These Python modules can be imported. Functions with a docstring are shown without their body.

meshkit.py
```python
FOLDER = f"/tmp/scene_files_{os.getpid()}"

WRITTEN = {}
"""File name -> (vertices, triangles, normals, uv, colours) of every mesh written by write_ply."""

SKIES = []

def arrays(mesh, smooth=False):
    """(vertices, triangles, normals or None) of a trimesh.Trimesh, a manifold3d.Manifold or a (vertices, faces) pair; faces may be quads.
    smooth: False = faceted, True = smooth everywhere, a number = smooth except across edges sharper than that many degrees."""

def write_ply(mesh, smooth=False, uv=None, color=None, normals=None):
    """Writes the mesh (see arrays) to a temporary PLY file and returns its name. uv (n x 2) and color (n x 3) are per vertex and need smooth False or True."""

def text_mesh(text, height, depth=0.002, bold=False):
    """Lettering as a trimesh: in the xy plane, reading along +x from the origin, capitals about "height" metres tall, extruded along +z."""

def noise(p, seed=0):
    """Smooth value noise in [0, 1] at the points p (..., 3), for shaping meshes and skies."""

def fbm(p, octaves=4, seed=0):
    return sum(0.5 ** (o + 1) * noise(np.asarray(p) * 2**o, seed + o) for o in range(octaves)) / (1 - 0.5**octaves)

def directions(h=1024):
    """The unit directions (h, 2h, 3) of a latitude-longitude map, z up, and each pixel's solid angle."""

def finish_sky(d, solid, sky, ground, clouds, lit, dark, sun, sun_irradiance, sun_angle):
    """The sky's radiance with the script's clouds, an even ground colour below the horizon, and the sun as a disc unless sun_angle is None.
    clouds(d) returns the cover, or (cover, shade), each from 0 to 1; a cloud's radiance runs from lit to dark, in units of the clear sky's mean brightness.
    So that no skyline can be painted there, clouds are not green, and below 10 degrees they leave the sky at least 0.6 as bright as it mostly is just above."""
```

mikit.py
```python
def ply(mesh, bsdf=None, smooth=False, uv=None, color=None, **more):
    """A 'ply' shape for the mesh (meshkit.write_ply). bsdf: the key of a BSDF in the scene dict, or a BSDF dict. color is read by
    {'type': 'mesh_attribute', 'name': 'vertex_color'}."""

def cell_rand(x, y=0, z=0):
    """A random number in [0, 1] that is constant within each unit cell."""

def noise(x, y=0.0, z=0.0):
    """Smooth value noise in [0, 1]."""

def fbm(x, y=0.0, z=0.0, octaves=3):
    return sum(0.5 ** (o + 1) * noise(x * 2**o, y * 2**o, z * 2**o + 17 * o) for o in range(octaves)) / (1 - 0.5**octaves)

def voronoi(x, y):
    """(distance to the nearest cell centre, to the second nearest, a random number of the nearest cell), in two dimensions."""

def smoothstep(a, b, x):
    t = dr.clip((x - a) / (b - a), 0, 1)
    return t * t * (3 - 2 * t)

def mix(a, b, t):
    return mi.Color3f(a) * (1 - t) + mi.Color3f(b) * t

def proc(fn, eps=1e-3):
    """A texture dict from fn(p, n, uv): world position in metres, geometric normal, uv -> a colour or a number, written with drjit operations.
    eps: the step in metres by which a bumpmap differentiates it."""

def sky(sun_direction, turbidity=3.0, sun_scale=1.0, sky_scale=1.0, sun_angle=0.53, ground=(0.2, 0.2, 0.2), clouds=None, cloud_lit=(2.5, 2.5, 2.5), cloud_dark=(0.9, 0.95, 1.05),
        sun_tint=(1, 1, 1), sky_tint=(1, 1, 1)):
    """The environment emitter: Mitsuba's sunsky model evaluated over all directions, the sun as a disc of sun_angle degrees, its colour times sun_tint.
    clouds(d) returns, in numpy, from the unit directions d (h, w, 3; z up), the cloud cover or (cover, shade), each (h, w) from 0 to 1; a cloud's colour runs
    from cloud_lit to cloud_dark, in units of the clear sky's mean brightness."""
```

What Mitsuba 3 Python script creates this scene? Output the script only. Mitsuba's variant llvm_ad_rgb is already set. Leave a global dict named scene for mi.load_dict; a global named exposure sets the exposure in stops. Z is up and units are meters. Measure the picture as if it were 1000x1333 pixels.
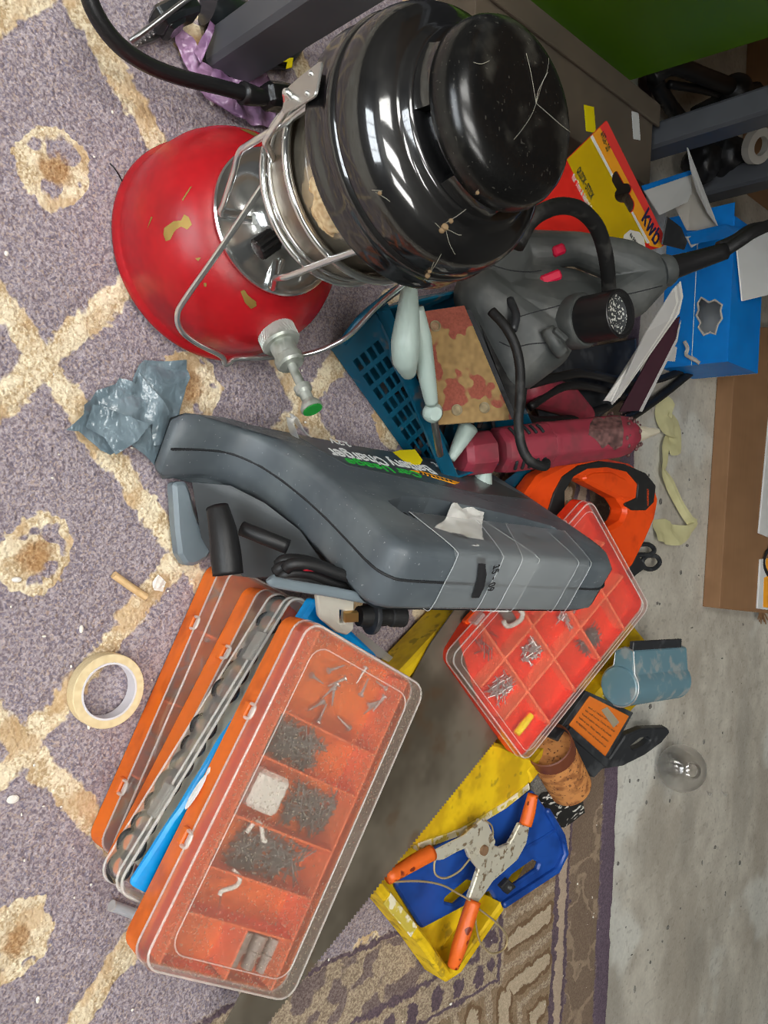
import math, random
import numpy as np, trimesh, manifold3d as m3d, drjit as dr, mitsuba as mi, mikit, meshkit
from shapely.geometry import Polygon, Point, LineString, box as sbox
from shapely import affinity, union_all
from mikit import proc, noise, fbm, voronoi, cell_rand, smoothstep, mix
random.seed(7); rng = np.random.default_rng(7)
exposure = 0.0
scene, labels = {}, {}
T4 = mi.ScalarTransform4f

# ---------------------------------------------------------------- camera: hand-held, 0.6 m above the rug, pitched 46 degrees down, rolled on its side
FL, TAU, RHO, H = 1050.0, math.radians(44.0), math.radians(2.86), 0.60
Fw = np.array([math.sin(TAU), 0, -math.cos(TAU)]); r0 = np.array([math.cos(TAU), 0, math.sin(TAU)]); d0 = np.array([0, -1.0, 0])
Rt = math.cos(RHO) * r0 - math.sin(RHO) * d0; Dn = math.sin(RHO) * r0 + math.cos(RHO) * d0
EYE = np.array([0, 0, H])
scene['camera'] = {'type': 'perspective', 'fov': 2 * math.degrees(math.atan(500 / FL)), 'fov_axis': 'x', 'near_clip': 0.02, 'far_clip': 50.0,
                   'to_world': T4().look_at(origin=EYE.tolist(), target=(EYE + Fw).tolist(), up=(-Dn).tolist())}
# ---------------------------------------------------------------- light: three louvred ceiling lamps and one window behind the camera
LAMP = 13.0      # ceiling lamp radiance
WINDOW = 9.0     # daylight through the window
exposure = 0.05


def ray(px, py):
    return Fw + Rt * (px - 500) / FL + Dn * (py - 666.5) / FL


def at(px, py, h=0.0):
    """the point at height h that is seen in this direction"""
    d = ray(px, py); return EYE + d * ((h - H) / d[2])


def A(v): return np.asarray(v, float)
def nrm(v): v = A(v); return v / np.linalg.norm(v)


def onplane(px, py, o, n):
    d = ray(px, py); return EYE + d * (np.dot(A(o) - EYE, n) / np.dot(d, n))


def frame(o, x, y):
    """4x4 frame: origin o, x axis along x, y axis as near to y as possible"""
    x = nrm(x); z = nrm(np.cross(x, A(y))); y = np.cross(z, x)
    M = np.eye(4); M[:3, 0], M[:3, 1], M[:3, 2], M[:3, 3] = x, y, z, o
    return M


def frame3(p, q, r):
    """frame through three points: x from p to q, y towards r"""
    return frame(p, A(q) - A(p), A(r) - A(p))


def pt(M, x, y, z=0.0): return (M @ np.array([x, y, z, 1.0]))[:3]


def trace(M, pts):
    """pixel outline -> metric 2D outline in the xy plane of frame M"""
    n = M[:3, 2]; inv = np.linalg.inv(M)
    return [tuple((inv @ np.append(onplane(x, y, M[:3, 3], n), 1))[:2]) for x, y in pts]


# ---------------------------------------------------------------- mesh tools
def mesh(v, f): return trimesh.Trimesh(np.asarray(v, float), np.asarray(f, int), process=False)
def cat(*ms):
    ms = [m for x in ms for m in (x if isinstance(x, list) else [x])]
    return trimesh.util.concatenate(ms)


def put(m, M):
    m = m.copy(); m.apply_transform(M); return m


def shift(m, x=0, y=0, z=0): m = m.copy(); m.apply_translation([x, y, z]); return m


def box(x0, x1, y0, y1, z0, z1, b=0.0012):
    """box with chamfered edges"""
    b = min(b, 0.45 * min(x1 - x0, y1 - y0, z1 - z0))
    p = []
    for sx, X in ((1, x0), (-1, x1)):
        for sy, Y in ((1, y0), (-1, y1)):
            for sz, Z in ((1, z0), (-1, z1)):
                p += [(X, Y + sy * b, Z + sz * b), (X + sx * b, Y, Z + sz * b), (X + sx * b, Y + sy * b, Z)]
    return hull(p)


def hull(p):
    m = m3d.Manifold.hull_points(np.asarray(p, float)).to_mesh()
    return mesh(m.vert_properties[:, :3], m.tri_verts)


def man(m):
    m = m.copy(); m.merge_vertices()
    return m3d.Manifold(m3d.Mesh(np.asarray(m.vertices, np.float32), np.asarray(m.faces, np.uint32)))


def tm(x):
    x = x.to_mesh(); return mesh(x.vert_properties[:, :3], x.tri_verts)


def lathe(prof, n=64):
    """revolve (r, z) about z"""
    prof = A(prof); t = np.arange(n) * 2 * np.pi / n
    v = np.stack([prof[:, None, 0] * np.cos(t), prof[:, None, 0] * np.sin(t), np.repeat(prof[:, None, 1], n, 1)], -1).reshape(-1, 3)
    f = []
    k = len(prof)
    for i in range(k - 1):
        for j in range(n):
            a, b, c, d = i * n + j, i * n + (j + 1) % n, (i + 1) * n + (j + 1) % n, (i + 1) * n + j
            f += [(a, b, c), (a, c, d)]
    m = mesh(v, f); m.merge_vertices(); m.update_faces(m.nondegenerate_faces()); return m


def spline(pts, n=8, closed=False):
    """Catmull-Rom through the points"""
    P = A(pts)
    if closed: P = np.vstack([P[-1], P, P[0], P[1]])
    else: P = np.vstack([2 * P[0] - P[1], P, 2 * P[-1] - P[-2]])
    out = []
    for i in range(1, len(P) - 2):
        for t in np.arange(n) / n:
            a, b, c, d = P[i - 1], P[i], P[i + 1], P[i + 2]
            out.append(0.5 * (2 * b + (c - a) * t + (2 * a - 5 * b + 4 * c - d) * t * t + (3 * b - a - 3 * c + d) * t ** 3))
    if not closed: out.append(P[-2])
    return np.array(out)


def tube(pts, r, k=10, sm=8, closed=False, flat=1.0, up=None):
    """round (or flattened) rod along a path; sm = spline steps, 0 keeps corners"""
    P = spline(pts, sm, closed) if sm else A(pts)
    R = np.broadcast_to(r, (len(P),)) if np.ndim(r) == 0 or len(r) == len(P) else np.interp(np.linspace(0, 1, len(P)), np.linspace(0, 1, len(r)), r)
    n = len(P)
    t = (np.roll(P, -1, 0) - np.roll(P, 1, 0)) if closed else np.gradient(P, axis=0)
    t /= np.linalg.norm(t, axis=1, keepdims=True) + 1e-12
    a = np.cross(t[0], up if up is not None else ([0, 0, 1.0] if abs(t[0][2]) < .9 else [1.0, 0, 0])); a /= np.linalg.norm(a)
    v = []; ang = np.arange(k) * 2 * np.pi / k
    for i in range(n):
        if up is not None: a = np.cross(t[i], up)
        a = a - t[i] * np.dot(a, t[i]); a /= np.linalg.norm(a) + 1e-12
        b = np.cross(t[i], a)
        v.append(P[i] + R[i] * (np.cos(ang)[:, None] * a + flat * np.sin(ang)[:, None] * b))
    return rings(v, closed)


def rings(v, closed=False, caps=True):
    """skin a list of rings with equal point counts"""
    n, k = len(v), len(v[0]); f = []
    for i in range(n if closed else n - 1):
        o, q = i * k, ((i + 1) % n) * k
        for j in range(k):
            a, b, c, d = o + j, o + (j + 1) % k, q + (j + 1) % k, q + j
            f += [(a, b, c), (a, c, d)]
    V = np.vstack(v)
    if not closed and caps:
        V = np.vstack([V, v[0].mean(0), v[-1].mean(0)]); e = len(V) - 2
        for j in range(k):
            f += [(e, (j + 1) % k, j), (e + 1, (n - 1) * k + j, (n - 1) * k + (j + 1) % k)]
    m = mesh(V, f)
    if not closed and caps and m.volume < 0: m.invert()
    return m


def resample(poly, step):
    """polygon corners with extra points every step metres"""
    P = A(poly); out = []
    for a, b in zip(P, np.roll(P, -1, 0)):
        k = max(1, int(np.ceil(np.linalg.norm(b - a) / step)))
        out += [a + (b - a) * i / k for i in range(k)]
    return np.array(out)


def roundpoly(pts, r, q=4):
    """outline with its corners rounded by r"""
    p = Polygon(pts).buffer(0)
    return p.buffer(-r, quad_segs=q).buffer(2 * r, quad_segs=q).buffer(-r, quad_segs=q).simplify(r * 0.02)


def ext(poly, z0, z1, bevel=0.0):
    """extrude a shapely polygon (or corner list) from z0 to z1 with bevelled rims"""
    if not hasattr(poly, 'geom_type'): poly = Polygon(poly)
    poly = poly.buffer(0)
    out = []
    for g in getattr(poly, 'geoms', [poly]):
        if bevel > 0:
            def cs(q):
                rr = [np.array(x.exterior.coords)[:-1] for x in getattr(q, 'geoms', [q])] + [np.array(i.coords)[:-1] for x in getattr(q, 'geoms', [q]) for i in x.interiors]
                return m3d.CrossSection([r.tolist() for r in rr], m3d.FillRule.EvenOdd)
            out.append(bev(g, z0, z1, bevel))
        else:
            out.append(shift(trimesh.creation.extrude_polygon(g, z1 - z0, engine='earcut'), z=z0))
    return cat(out)


def bev(g, z0, z1, b):
    """bevelled prism: rim rings moved inwards along corner normals, caps by earcut"""
    import mapbox_earcut as ec
    g = g.simplify(b * 0.05); loops = [np.array(g.exterior.coords)[:-1]] + [np.array(i.coords)[:-1] for i in g.interiors]
    o = Polygon(loops[0])
    if not o.exterior.is_ccw: loops[0] = loops[0][::-1]
    for i in range(1, len(loops)):
        if Polygon(loops[i]).exterior.is_ccw: loops[i] = loops[i][::-1]
    ins = []
    for L in loops:
        e0 = L - np.roll(L, 1, 0); e1 = np.roll(L, -1, 0) - L
        n0 = np.stack([-e0[:, 1], e0[:, 0]], 1) / (np.linalg.norm(e0, axis=1)[:, None] + 1e-12)
        n1 = np.stack([-e1[:, 1], e1[:, 0]], 1) / (np.linalg.norm(e1, axis=1)[:, None] + 1e-12)
        m = n0 + n1; m /= np.maximum((m * n0).sum(1, keepdims=True), 0.35)
        ins.append(L + m * b)
    sz = [len(L) for L in loops]; N = sum(sz)
    LV, IV = np.vstack(loops), np.vstack(ins)
    z = lambda a, h: np.column_stack([a, np.full(len(a), h)])
    V = np.vstack([z(IV, z0), z(LV, z0 + b), z(LV, z1 - b), z(IV, z1)])
    f = []; s = 0
    for k in sz:
        for lay in range(3):
            for j in range(k):
                a, bb = lay * N + s + j, lay * N + s + (j + 1) % k
                f += [(a, bb, bb + N), (a, bb + N, a + N)]
        s += k
    tri = ec.triangulate_float64(LV, np.cumsum(sz).astype(np.uint32)).reshape(-1, 3).astype(int)
    area = np.cross(LV[tri[:, 1]] - LV[tri[:, 0]], LV[tri[:, 2]] - LV[tri[:, 0]])
    tri = np.where((area < 0)[:, None], tri[:, ::-1], tri)
    f = np.vstack([f, tri[:, ::-1], tri + 3 * N])
    return mesh(V, f)


def rough(m, amp, freq, seed=0, edge=None):
    """push vertices along their normals by noise"""
    if edge: 
        v, f = trimesh.remesh.subdivide_to_size(m.vertices, m.faces, edge); m = mesh(v, f)
    m.merge_vertices()
    n = m.vertex_normals; v = m.vertices + n * ((meshkit.fbm(m.vertices * freq, 3, seed) - 0.5) * 2 * amp)[:, None]
    return mesh(v, m.faces)


def blob(chain, edge=0.004, it=6, lam=0.5):
    """one smooth solid from groups of spheres: every group (list of (point, r)) is hulled, all are joined and relaxed"""
    parts = []
    for g in chain:
        p = [A(c) + r * sp for c, r in g for sp in BALL]
        parts.append(m3d.Manifold.hull_points(np.array(p)))
    u = m3d.Manifold.batch_boolean(parts, m3d.OpType.Add).refine_to_length(edge)
    m = tm(u); m.merge_vertices()
    trimesh.smoothing.filter_taubin(m, lamb=lam, nu=lam * 1.04, iterations=it)
    return m


BALL = trimesh.creation.icosphere(subdivisions=2, radius=1).vertices.view(np.ndarray).copy()


# ---------------------------------------------------------------- materials
def C(r, g, b):
    c = A([r, g, b]) / 255.0
    return np.where(c <= 0.04045, c / 12.92, ((c + 0.055) / 1.055) ** 2.4).tolist()


def rgb(c): return {'type': 'rgb', 'value': list(map(float, c))}


def mat(name, col, rough_=0.5, metal=0.0, bump=None, bs=0.001, coat=0.0, spec=0.5, eps=5e-4, two=True, **kw):
    b = {'type': 'principled', 'base_color': col if isinstance(col, dict) else rgb(col), 'roughness': rough_ if isinstance(rough_, dict) else float(rough_), 'metallic': float(metal), 'specular': float(spec)}
    if coat: b['clearcoat'] = float(coat); b['clearcoat_gloss'] = 0.9
    b.update(kw)
    if bump is not None: b = {'type': 'bumpmap', 'arbitrary': proc(bump, eps), 'scale': float(bs), 'bsdf': b}
    if two: b = {'type': 'twosided', 'bsdf': b}
    scene[name] = b
    return name


def film(name, col, opacity, rough_=0.4):
    """translucent film: plastic sheet, dust layer"""
    scene[name] = {'type': 'mask', 'opacity': float(opacity), 'bsdf': {'type': 'twosided', 'bsdf': {'type': 'roughplastic', 'diffuse_reflectance': rgb(col), 'alpha': float(rough_)}}}
    return name


# ---------------------------------------------------------------- scene entries
def num(k):
    if k not in scene and k not in labels: return k
    i = 1
    while f'{k}_{i:03d}' in scene or f'{k}_{i:03d}' in labels: i += 1
    return f'{k}_{i:03d}'


def thing(name, label, category, group=None):
    k = num(name); labels[k] = {'label': label, 'category': category}
    if group: labels[k]['group'] = group
    return k


def part(parent, name, m, mt, smooth=30, label=None):
    k = num(parent + '__' + name); scene[k] = mikit.ply(m, mt, smooth)
    if label: labels[k] = {'label': label}
    return k


def one(name, label, category, m, mt, smooth=30, group=None, kind=None):
    k = thing(name, label, category, group); scene[k] = mikit.ply(m, mt, smooth)
    if kind: labels[k]['kind'] = kind
    return k


def struct(name, m, mt, smooth=False, label=None):
    k = num(name); scene[k] = mikit.ply(m, mt, smooth); labels[k] = {'kind': 'structure'}
    if label: labels[k]['label'] = label
    return k


def text(M, s, h, x=0, y=0, z=0.0003, ang=0.0, d=0.0003, bold=True, center=True, width=None):
    """raised lettering on the xy plane of frame M"""
    t = meshkit.text_mesh(s, h, d, bold)
    if width: t.apply_scale([width / max(t.extents[0], 1e-6), 1, 1])
    if center: t.apply_translation([-t.bounds[:, 0].mean(), -t.bounds[:, 1].mean(), 0])
    R = trimesh.transformations.rotation_matrix(ang, [0, 0, 1]); R[:3, 3] = [x, y, z]
    t.apply_transform(R); return put(t, M)
# ================================================================ the setting
RX, RY = 1.09, -0.845   # edges of the rug


def rug_lattice(x, y, flo, absf):
    a, b = (x - 0.228) / 0.242, (y + 0.0445) / 0.283
    u, v = a + b, a - b
    return u, v


def rug_colour(p, n, uv):
    x = p.x + 0.007 * (noise(p.x * 90, p.y * 90) - 0.5) + 0.004 * (noise(p.x * 330, p.y * 330, 3) - 0.5)
    y = p.y + 0.007 * (noise(p.x * 90 + 40, p.y * 90) - 0.5) + 0.004 * (noise(p.x * 330, p.y * 330, 7) - 0.5)
    a, b = (x - 0.228) / 0.242, (y + 0.0445) / 0.283
    u, v = a + b, a - b
    line = dr.minimum(dr.abs(u - dr.floor(u) - 0.5), dr.abs(v - dr.floor(v) - 0.5)) / 5.44
    u0, v0 = dr.floor(u + 0.5), dr.floor(v + 0.5)
    ca, cb = (u0 + v0) / 2, (u0 - v0) / 2
    ox, oy = (a - ca) * 0.242, (b - cb) * 0.283
    rr = dr.sqrt(ox * ox + oy * oy) / (0.028 * (0.84 + 0.34 * noise(ox * 55 + 9.1, oy * 55, u0 * 3 + v0)))
    grain = 0.55 * noise(p.x * 560, p.y * 560, 1) + 0.45 * noise(p.x * 1100, p.y * 1100, 8)
    grain2 = noise(p.x * 950, p.y * 950, 5)
    big = fbm(p.x * 7, p.y * 7, 0, 3)
    # heather field of grey, mauve, blue and tan tufts
    field = mix(C(118, 106, 113), C(174, 162, 165), smoothstep(0.12, 0.88, grain))
    field = mix(field, C(98, 96, 118), smoothstep(0.6, 0.85, grain2) * 0.5)
    field = mix(field, C(182, 160, 144), smoothstep(0.66, 0.85, noise(p.x * 800, p.y * 800, 11)) * 0.5)
    field = field * (0.86 + 0.28 * big)
    cream = mix(C(178, 152, 116), C(234, 220, 190), smoothstep(0.25, 0.7, 0.5 * grain + 0.5 * fbm(p.x * 75, p.y * 75, 2, 3)))
    cream = mix(cream, C(190, 158, 118), smoothstep(0.5, 0.75, fbm(p.x * 60, p.y * 60, 8, 2)) * 0.65)
    brown = mix(C(124, 82, 46), C(184, 142, 96), grain)
    pet = fbm(p.x * 75 + 3, p.y * 75, 21, 2)
    rose = mix(cream, field, smoothstep(0.56, 0.62, pet) * smoothstep(0.3, 0.45, rr) * smoothstep(0.88, 0.72, rr))
    rose = mix(rose, brown, smoothstep(0.55, 0.25, rr) * 0.8)
    c = mix(field, cream, smoothstep(0.0115, 0.0085, line))
    c = mix(c, rose, smoothstep(1.04, 0.98, rr))
    # border
    dx, dy = RX - x, y - RY
    d = dr.minimum(dx, dy)
    s = dr.select(dx < dy, y, x)
    tan = mix(C(128, 112, 94), C(178, 160, 138), smoothstep(0.2, 0.85, grain))
    dark = mix(C(70, 58, 66), C(110, 94, 100), grain)
    mid = mix(C(112, 94, 74), C(152, 130, 106), grain)
    leaf = smoothstep(0.50, 0.58, fbm(x * 44, y * 44, 4, 2)) * 0.72
    bord = mix(tan, dark, leaf * dr.select((d > 0.315) & (d < 0.388), 1.0, 0.0))
    s1 = s / 0.038
    dot = dr.sqrt(dr.square((s1 - dr.floor(s1) - 0.5) * 0.038) + dr.square((d - 0.291) * 0.75))
    bord = mix(bord, dark, smoothstep(0.0115, 0.009, dot + 0.004 * (noise(x * 200, y * 200, 2) - 0.5)))
    # comb of long loops
    s2 = (s + 0.12 * (d - 0.2)) / 0.062
    k = dr.abs(s2 - dr.floor(s2) - 0.5) * 0.062
    inm = dr.select((d > 0.155) & (d < 0.262), 1.0, 0.0)
    lx = dr.maximum(dr.abs(d - 0.208) - 0.036, 0)
    loop = dr.sqrt(lx * lx + k * k)
    grey = mix(C(150, 134, 112), C(190, 172, 148), grain)
    comb = mix(mid, grey, smoothstep(0.0125, 0.010, loop))
    comb = mix(comb, C(96, 72, 50), smoothstep(0.004, 0.002, dr.abs(loop - 0.0135)) * 0.7)
    comb = mix(comb, tan, smoothstep(0.024, 0.027, k))
    bord = mix(bord, comb, inm)
    for l, w in ((0.316, 0.0035), (0.272, 0.003), (0.150, 0.006), (0.122, 0.005), (0.392, 0.003)):
        bord = mix(bord, dark, smoothstep(w + 0.0015, w - 0.0015, dr.abs(d - l)))
    bord = mix(bord, mix(C(150, 132, 116), C(180, 160, 140), grain), smoothstep(0.010, 0.008, dr.abs(d - 0.136)))
    sc = fbm(x * 24, y * 24, 31, 3)
    scroll = mix(mix(C(100, 84, 72), C(128, 110, 94), grain), mix(C(128, 110, 92), C(152, 134, 114), grain), smoothstep(0.06, 0.02, dr.abs(sc - 0.5)))
    bord = mix(bord, scroll, dr.select((d < 0.117) & (d > 0.04), 1.0, 0.0))
    bord = mix(bord, mix(C(74, 62, 74), C(110, 96, 106), grain), smoothstep(0.043, 0.038, d))
    return mix(c, bord * (0.9 + 0.2 * big), smoothstep(0.397, 0.394, d))


mat('rug_wool', proc(rug_colour), 0.95, bump=lambda p, n, uv: noise(p.x * 420, p.y * 420, 1) + 0.5 * noise(p.x * 800, p.y * 800, 5), bs=0.0012, spec=0.05, eps=4e-4)


def rug_mesh():
    xs, ys = np.arange(-0.12, RX + 0.001, 0.0045), np.arange(RY, 1.0, 0.0045)
    X, Y = np.meshgrid(xs, ys, indexing='ij')
    P = np.stack([X, Y, 0 * X], -1)
    wx = 0.006 * (meshkit.noise(P * [2, 40, 1], 3) - 0.5) + 0.004 * (meshkit.noise(P * 150, 4) - 0.5)
    a, b = (X - 0.228) / 0.242, (Y + 0.0445) / 0.283
    u, v = a + b, a - b
    line = np.minimum(abs(u - np.floor(u) - 0.5), abs(v - np.floor(v) - 0.5)) / 5.44
    carve = np.exp(-((line - 0.011) / 0.0028) ** 2)
    d = np.minimum(RX - X, Y - RY)
    carve *= (d > 0.395)
    for l in (0.395, 0.316, 0.272, 0.262, 0.15, 0.122, 0.117, 0.04): carve = np.maximum(carve, np.exp(-((d - l) / 0.003) ** 2))
    Z = (meshkit.noise(P * 260, 1) - 0.5) * 0.0016 + (meshkit.fbm(P * 9, 2, 2) - 0.5) * 0.002 - 0.0016 * carve - 0.0016
    edge = np.clip(d / 0.008, 0, 1); Z = Z * edge + (edge - 1) * 0.004
    Xw = X + wx * (X > RX - 0.006)
    V = np.stack([Xw, Y, Z], -1).reshape(-1, 3)
    n, m = X.shape
    i, j = np.meshgrid(np.arange(n - 1), np.arange(m - 1), indexing='ij'); o = (i * m + j).ravel()
    f = np.vstack([np.stack([o, o + m, o + m + 1], 1), np.stack([o, o + m + 1, o + 1], 1)])
    top = mesh(V, f)
    # skirt down to the floor on the visible edges
    e = np.vstack([V.reshape(n, m, 3)[-1], V.reshape(n, m, 3)[::-1, 0][:0]])
    def skirt(E, flip):
        k = len(E); W = np.vstack([E, E * [1, 1, 0] + [0, 0, -0.008]])
        q = np.arange(k - 1); g = np.vstack([np.stack([q, q + 1, q + 1 + k], 1), np.stack([q, q + 1 + k, q + k], 1)])
        return mesh(W, g[:, ::-1] if flip else g)
    return cat(top, skirt(V.reshape(n, m, 3)[-1], True), skirt(V.reshape(n, m, 3)[:, 0], False))


one('rug', 'mauve grey patterned rug with cream diamond lattice and brown border under the tools', 'rug', rug_mesh(), 'rug_wool', True)


def concrete(p, n, uv):
    a = fbm(p.x * 9, p.y * 4, 1, 5); b = fbm(p.x * 40, p.y * 40, 4, 3); c = noise(p.x * 300, p.y * 300)
    k = mix(C(160, 152, 139), C(190, 184, 171), smoothstep(0.25, 0.75, a * 0.7 + b * 0.3))
    k = mix(k, C(136, 130, 120), smoothstep(0.5, 0.8, fbm(p.x * 9, p.y * 4, 9, 4)) * 0.6)
    k = mix(k, C(206, 206, 198), smoothstep(0.6, 0.75, fbm(p.x * 7, p.y * 7, 17, 4)) * 0.55)
    k = mix(k, C(120, 114, 104), smoothstep(0.80, 0.86, noise(p.x * 160, p.y * 160, 3)) * 0.25)
    return k * (0.94 + 0.12 * c)


mat('concrete', proc(concrete), 0.75, bump=lambda p, n, uv: fbm(p.x * 60, p.y * 60, 2, 4), bs=0.0015, spec=0.3)
mat('wall_paint', C(98, 95, 90), 0.9, spec=0.1)
mat('ceiling_paint', C(140, 138, 132), 0.9, spec=0.1)
X0, X1, Y0, Y1, Z1 = -2.2, 2.5, -2.4, 1.9, 2.35
struct('floor', box(X0, X1, Y0, Y1, -0.03, -0.008, 0), 'concrete', label='grey stained concrete floor beyond the rug')
for nm, b in (('wall_back', (X1, X1 + .1, Y0, Y1, -.03, Z1)), ('wall_left', (X0, X1, Y1, Y1 + .1, -.03, Z1)), ('wall_right', (X0, X1, Y0 - .1, Y0, -.03, Z1)), ('wall_front', (X0 - .1, X0, Y0, Y1, -.03, Z1))):
    struct(nm, box(*b, 0), 'wall_paint')
struct('ceiling', box(X0, X1, Y0, Y1, Z1, Z1 + .1, 0), 'ceiling_paint')

mat('lamp_housing', C(220, 220, 216), 0.5)
scene['glow_off'] = {'type': 'diffuse', 'reflectance': rgb((0.6, 0.6, 0.6))}
for i, y in enumerate((-1.0, 0.0, 1.0)):
    lk = thing('ceiling_lamp', ['louvred fluorescent ceiling lamp over the right of the room', 'louvred fluorescent ceiling lamp over the middle of the room', 'louvred fluorescent ceiling lamp over the left of the room'][i], 'lamp')
    x0, x1, w = -1.15, 0.05, 0.27
    part(lk, 'housing', cat(box(x0, x1, y - w - .02, y + w + .02, Z1 - .03, Z1 - .001, 0), box(x0, x1, y - w - .02, y - w, Z1 - .09, Z1 - .03, 0), box(x0, x1, y + w, y + w + .02, Z1 - .09, Z1 - .03, 0)), 'lamp_housing')
    k = num(lk + '__diffuser')
    q = mesh([(x0 + .01, y - w + .01, Z1 - .032), (x1 - .01, y - w + .01, Z1 - .032), (x1 - .01, y + w - .01, Z1 - .032), (x0 + .01, y + w - .01, Z1 - .032)], [(0, 2, 1), (0, 3, 2)])
    scene[k] = mikit.ply(q, 'glow_off', False, emitter={'type': 'area', 'radiance': rgb((LAMP, LAMP * 0.985, LAMP * 0.95))})
    for j in range(9):
        part(lk, 'louvre', box(x0, x1, y - w + (j + .5) * 2 * w / 9 - .004, y - w + (j + .5) * 2 * w / 9 + .004, Z1 - .07, Z1 - .04, 0), 'lamp_housing')
# window behind the camera
wk = 'window_1'; labels[wk] = {'kind': 'structure'}
wy0, wy1, wz0, wz1 = -0.9, 0.9, 0.95, 2.05
mat('window_paint', C(225, 225, 220), 0.5)
fr = [box(X0, X0 + .06, wy0 - .06, wy1 + .06, wz0 - .06, wz0, 0), box(X0, X0 + .06, wy0 - .06, wy1 + .06, wz1, wz1 + .06, 0), box(X0, X0 + .06, wy0 - .06, wy0, wz0, wz1, 0), box(X0, X0 + .06, wy1, wy1 + .06, wz0, wz1, 0)]
fr += [box(X0, X0 + .05, wy0 + (wy1 - wy0) * k / 4 - .02, wy0 + (wy1 - wy0) * k / 4 + .02, wz0, wz1, 0) for k in (1, 2, 3)]
part(wk, 'frame', cat(fr), 'window_paint')
scene['window_1__pane'] = mikit.ply(mesh([(X0 + .012, wy0, wz0), (X0 + .012, wy1, wz0), (X0 + .012, wy1, wz1), (X0 + .012, wy0, wz1)], [(0, 1, 2), (0, 2, 3)]), 'glow_off', False, emitter={'type': 'area', 'radiance': rgb((WINDOW * 0.93, WINDOW, WINDOW * 1.06))})
# ================================================================ surface tools: lay things on a mesh that is already built
def hits(m, pxs, back=False):
    d = np.array([ray(x, y) for x, y in pxs]); d /= np.linalg.norm(d, axis=1)[:, None]
    o = np.repeat(EYE[None], len(d), 0)
    loc, ri, ti = m.ray.intersects_location(o, d, multiple_hits=False)
    P = np.full((len(d), 3), np.nan); N = np.full((len(d), 3), np.nan)
    P[ri] = loc; N[ri] = m.face_normals[ti]
    return P, N


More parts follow.
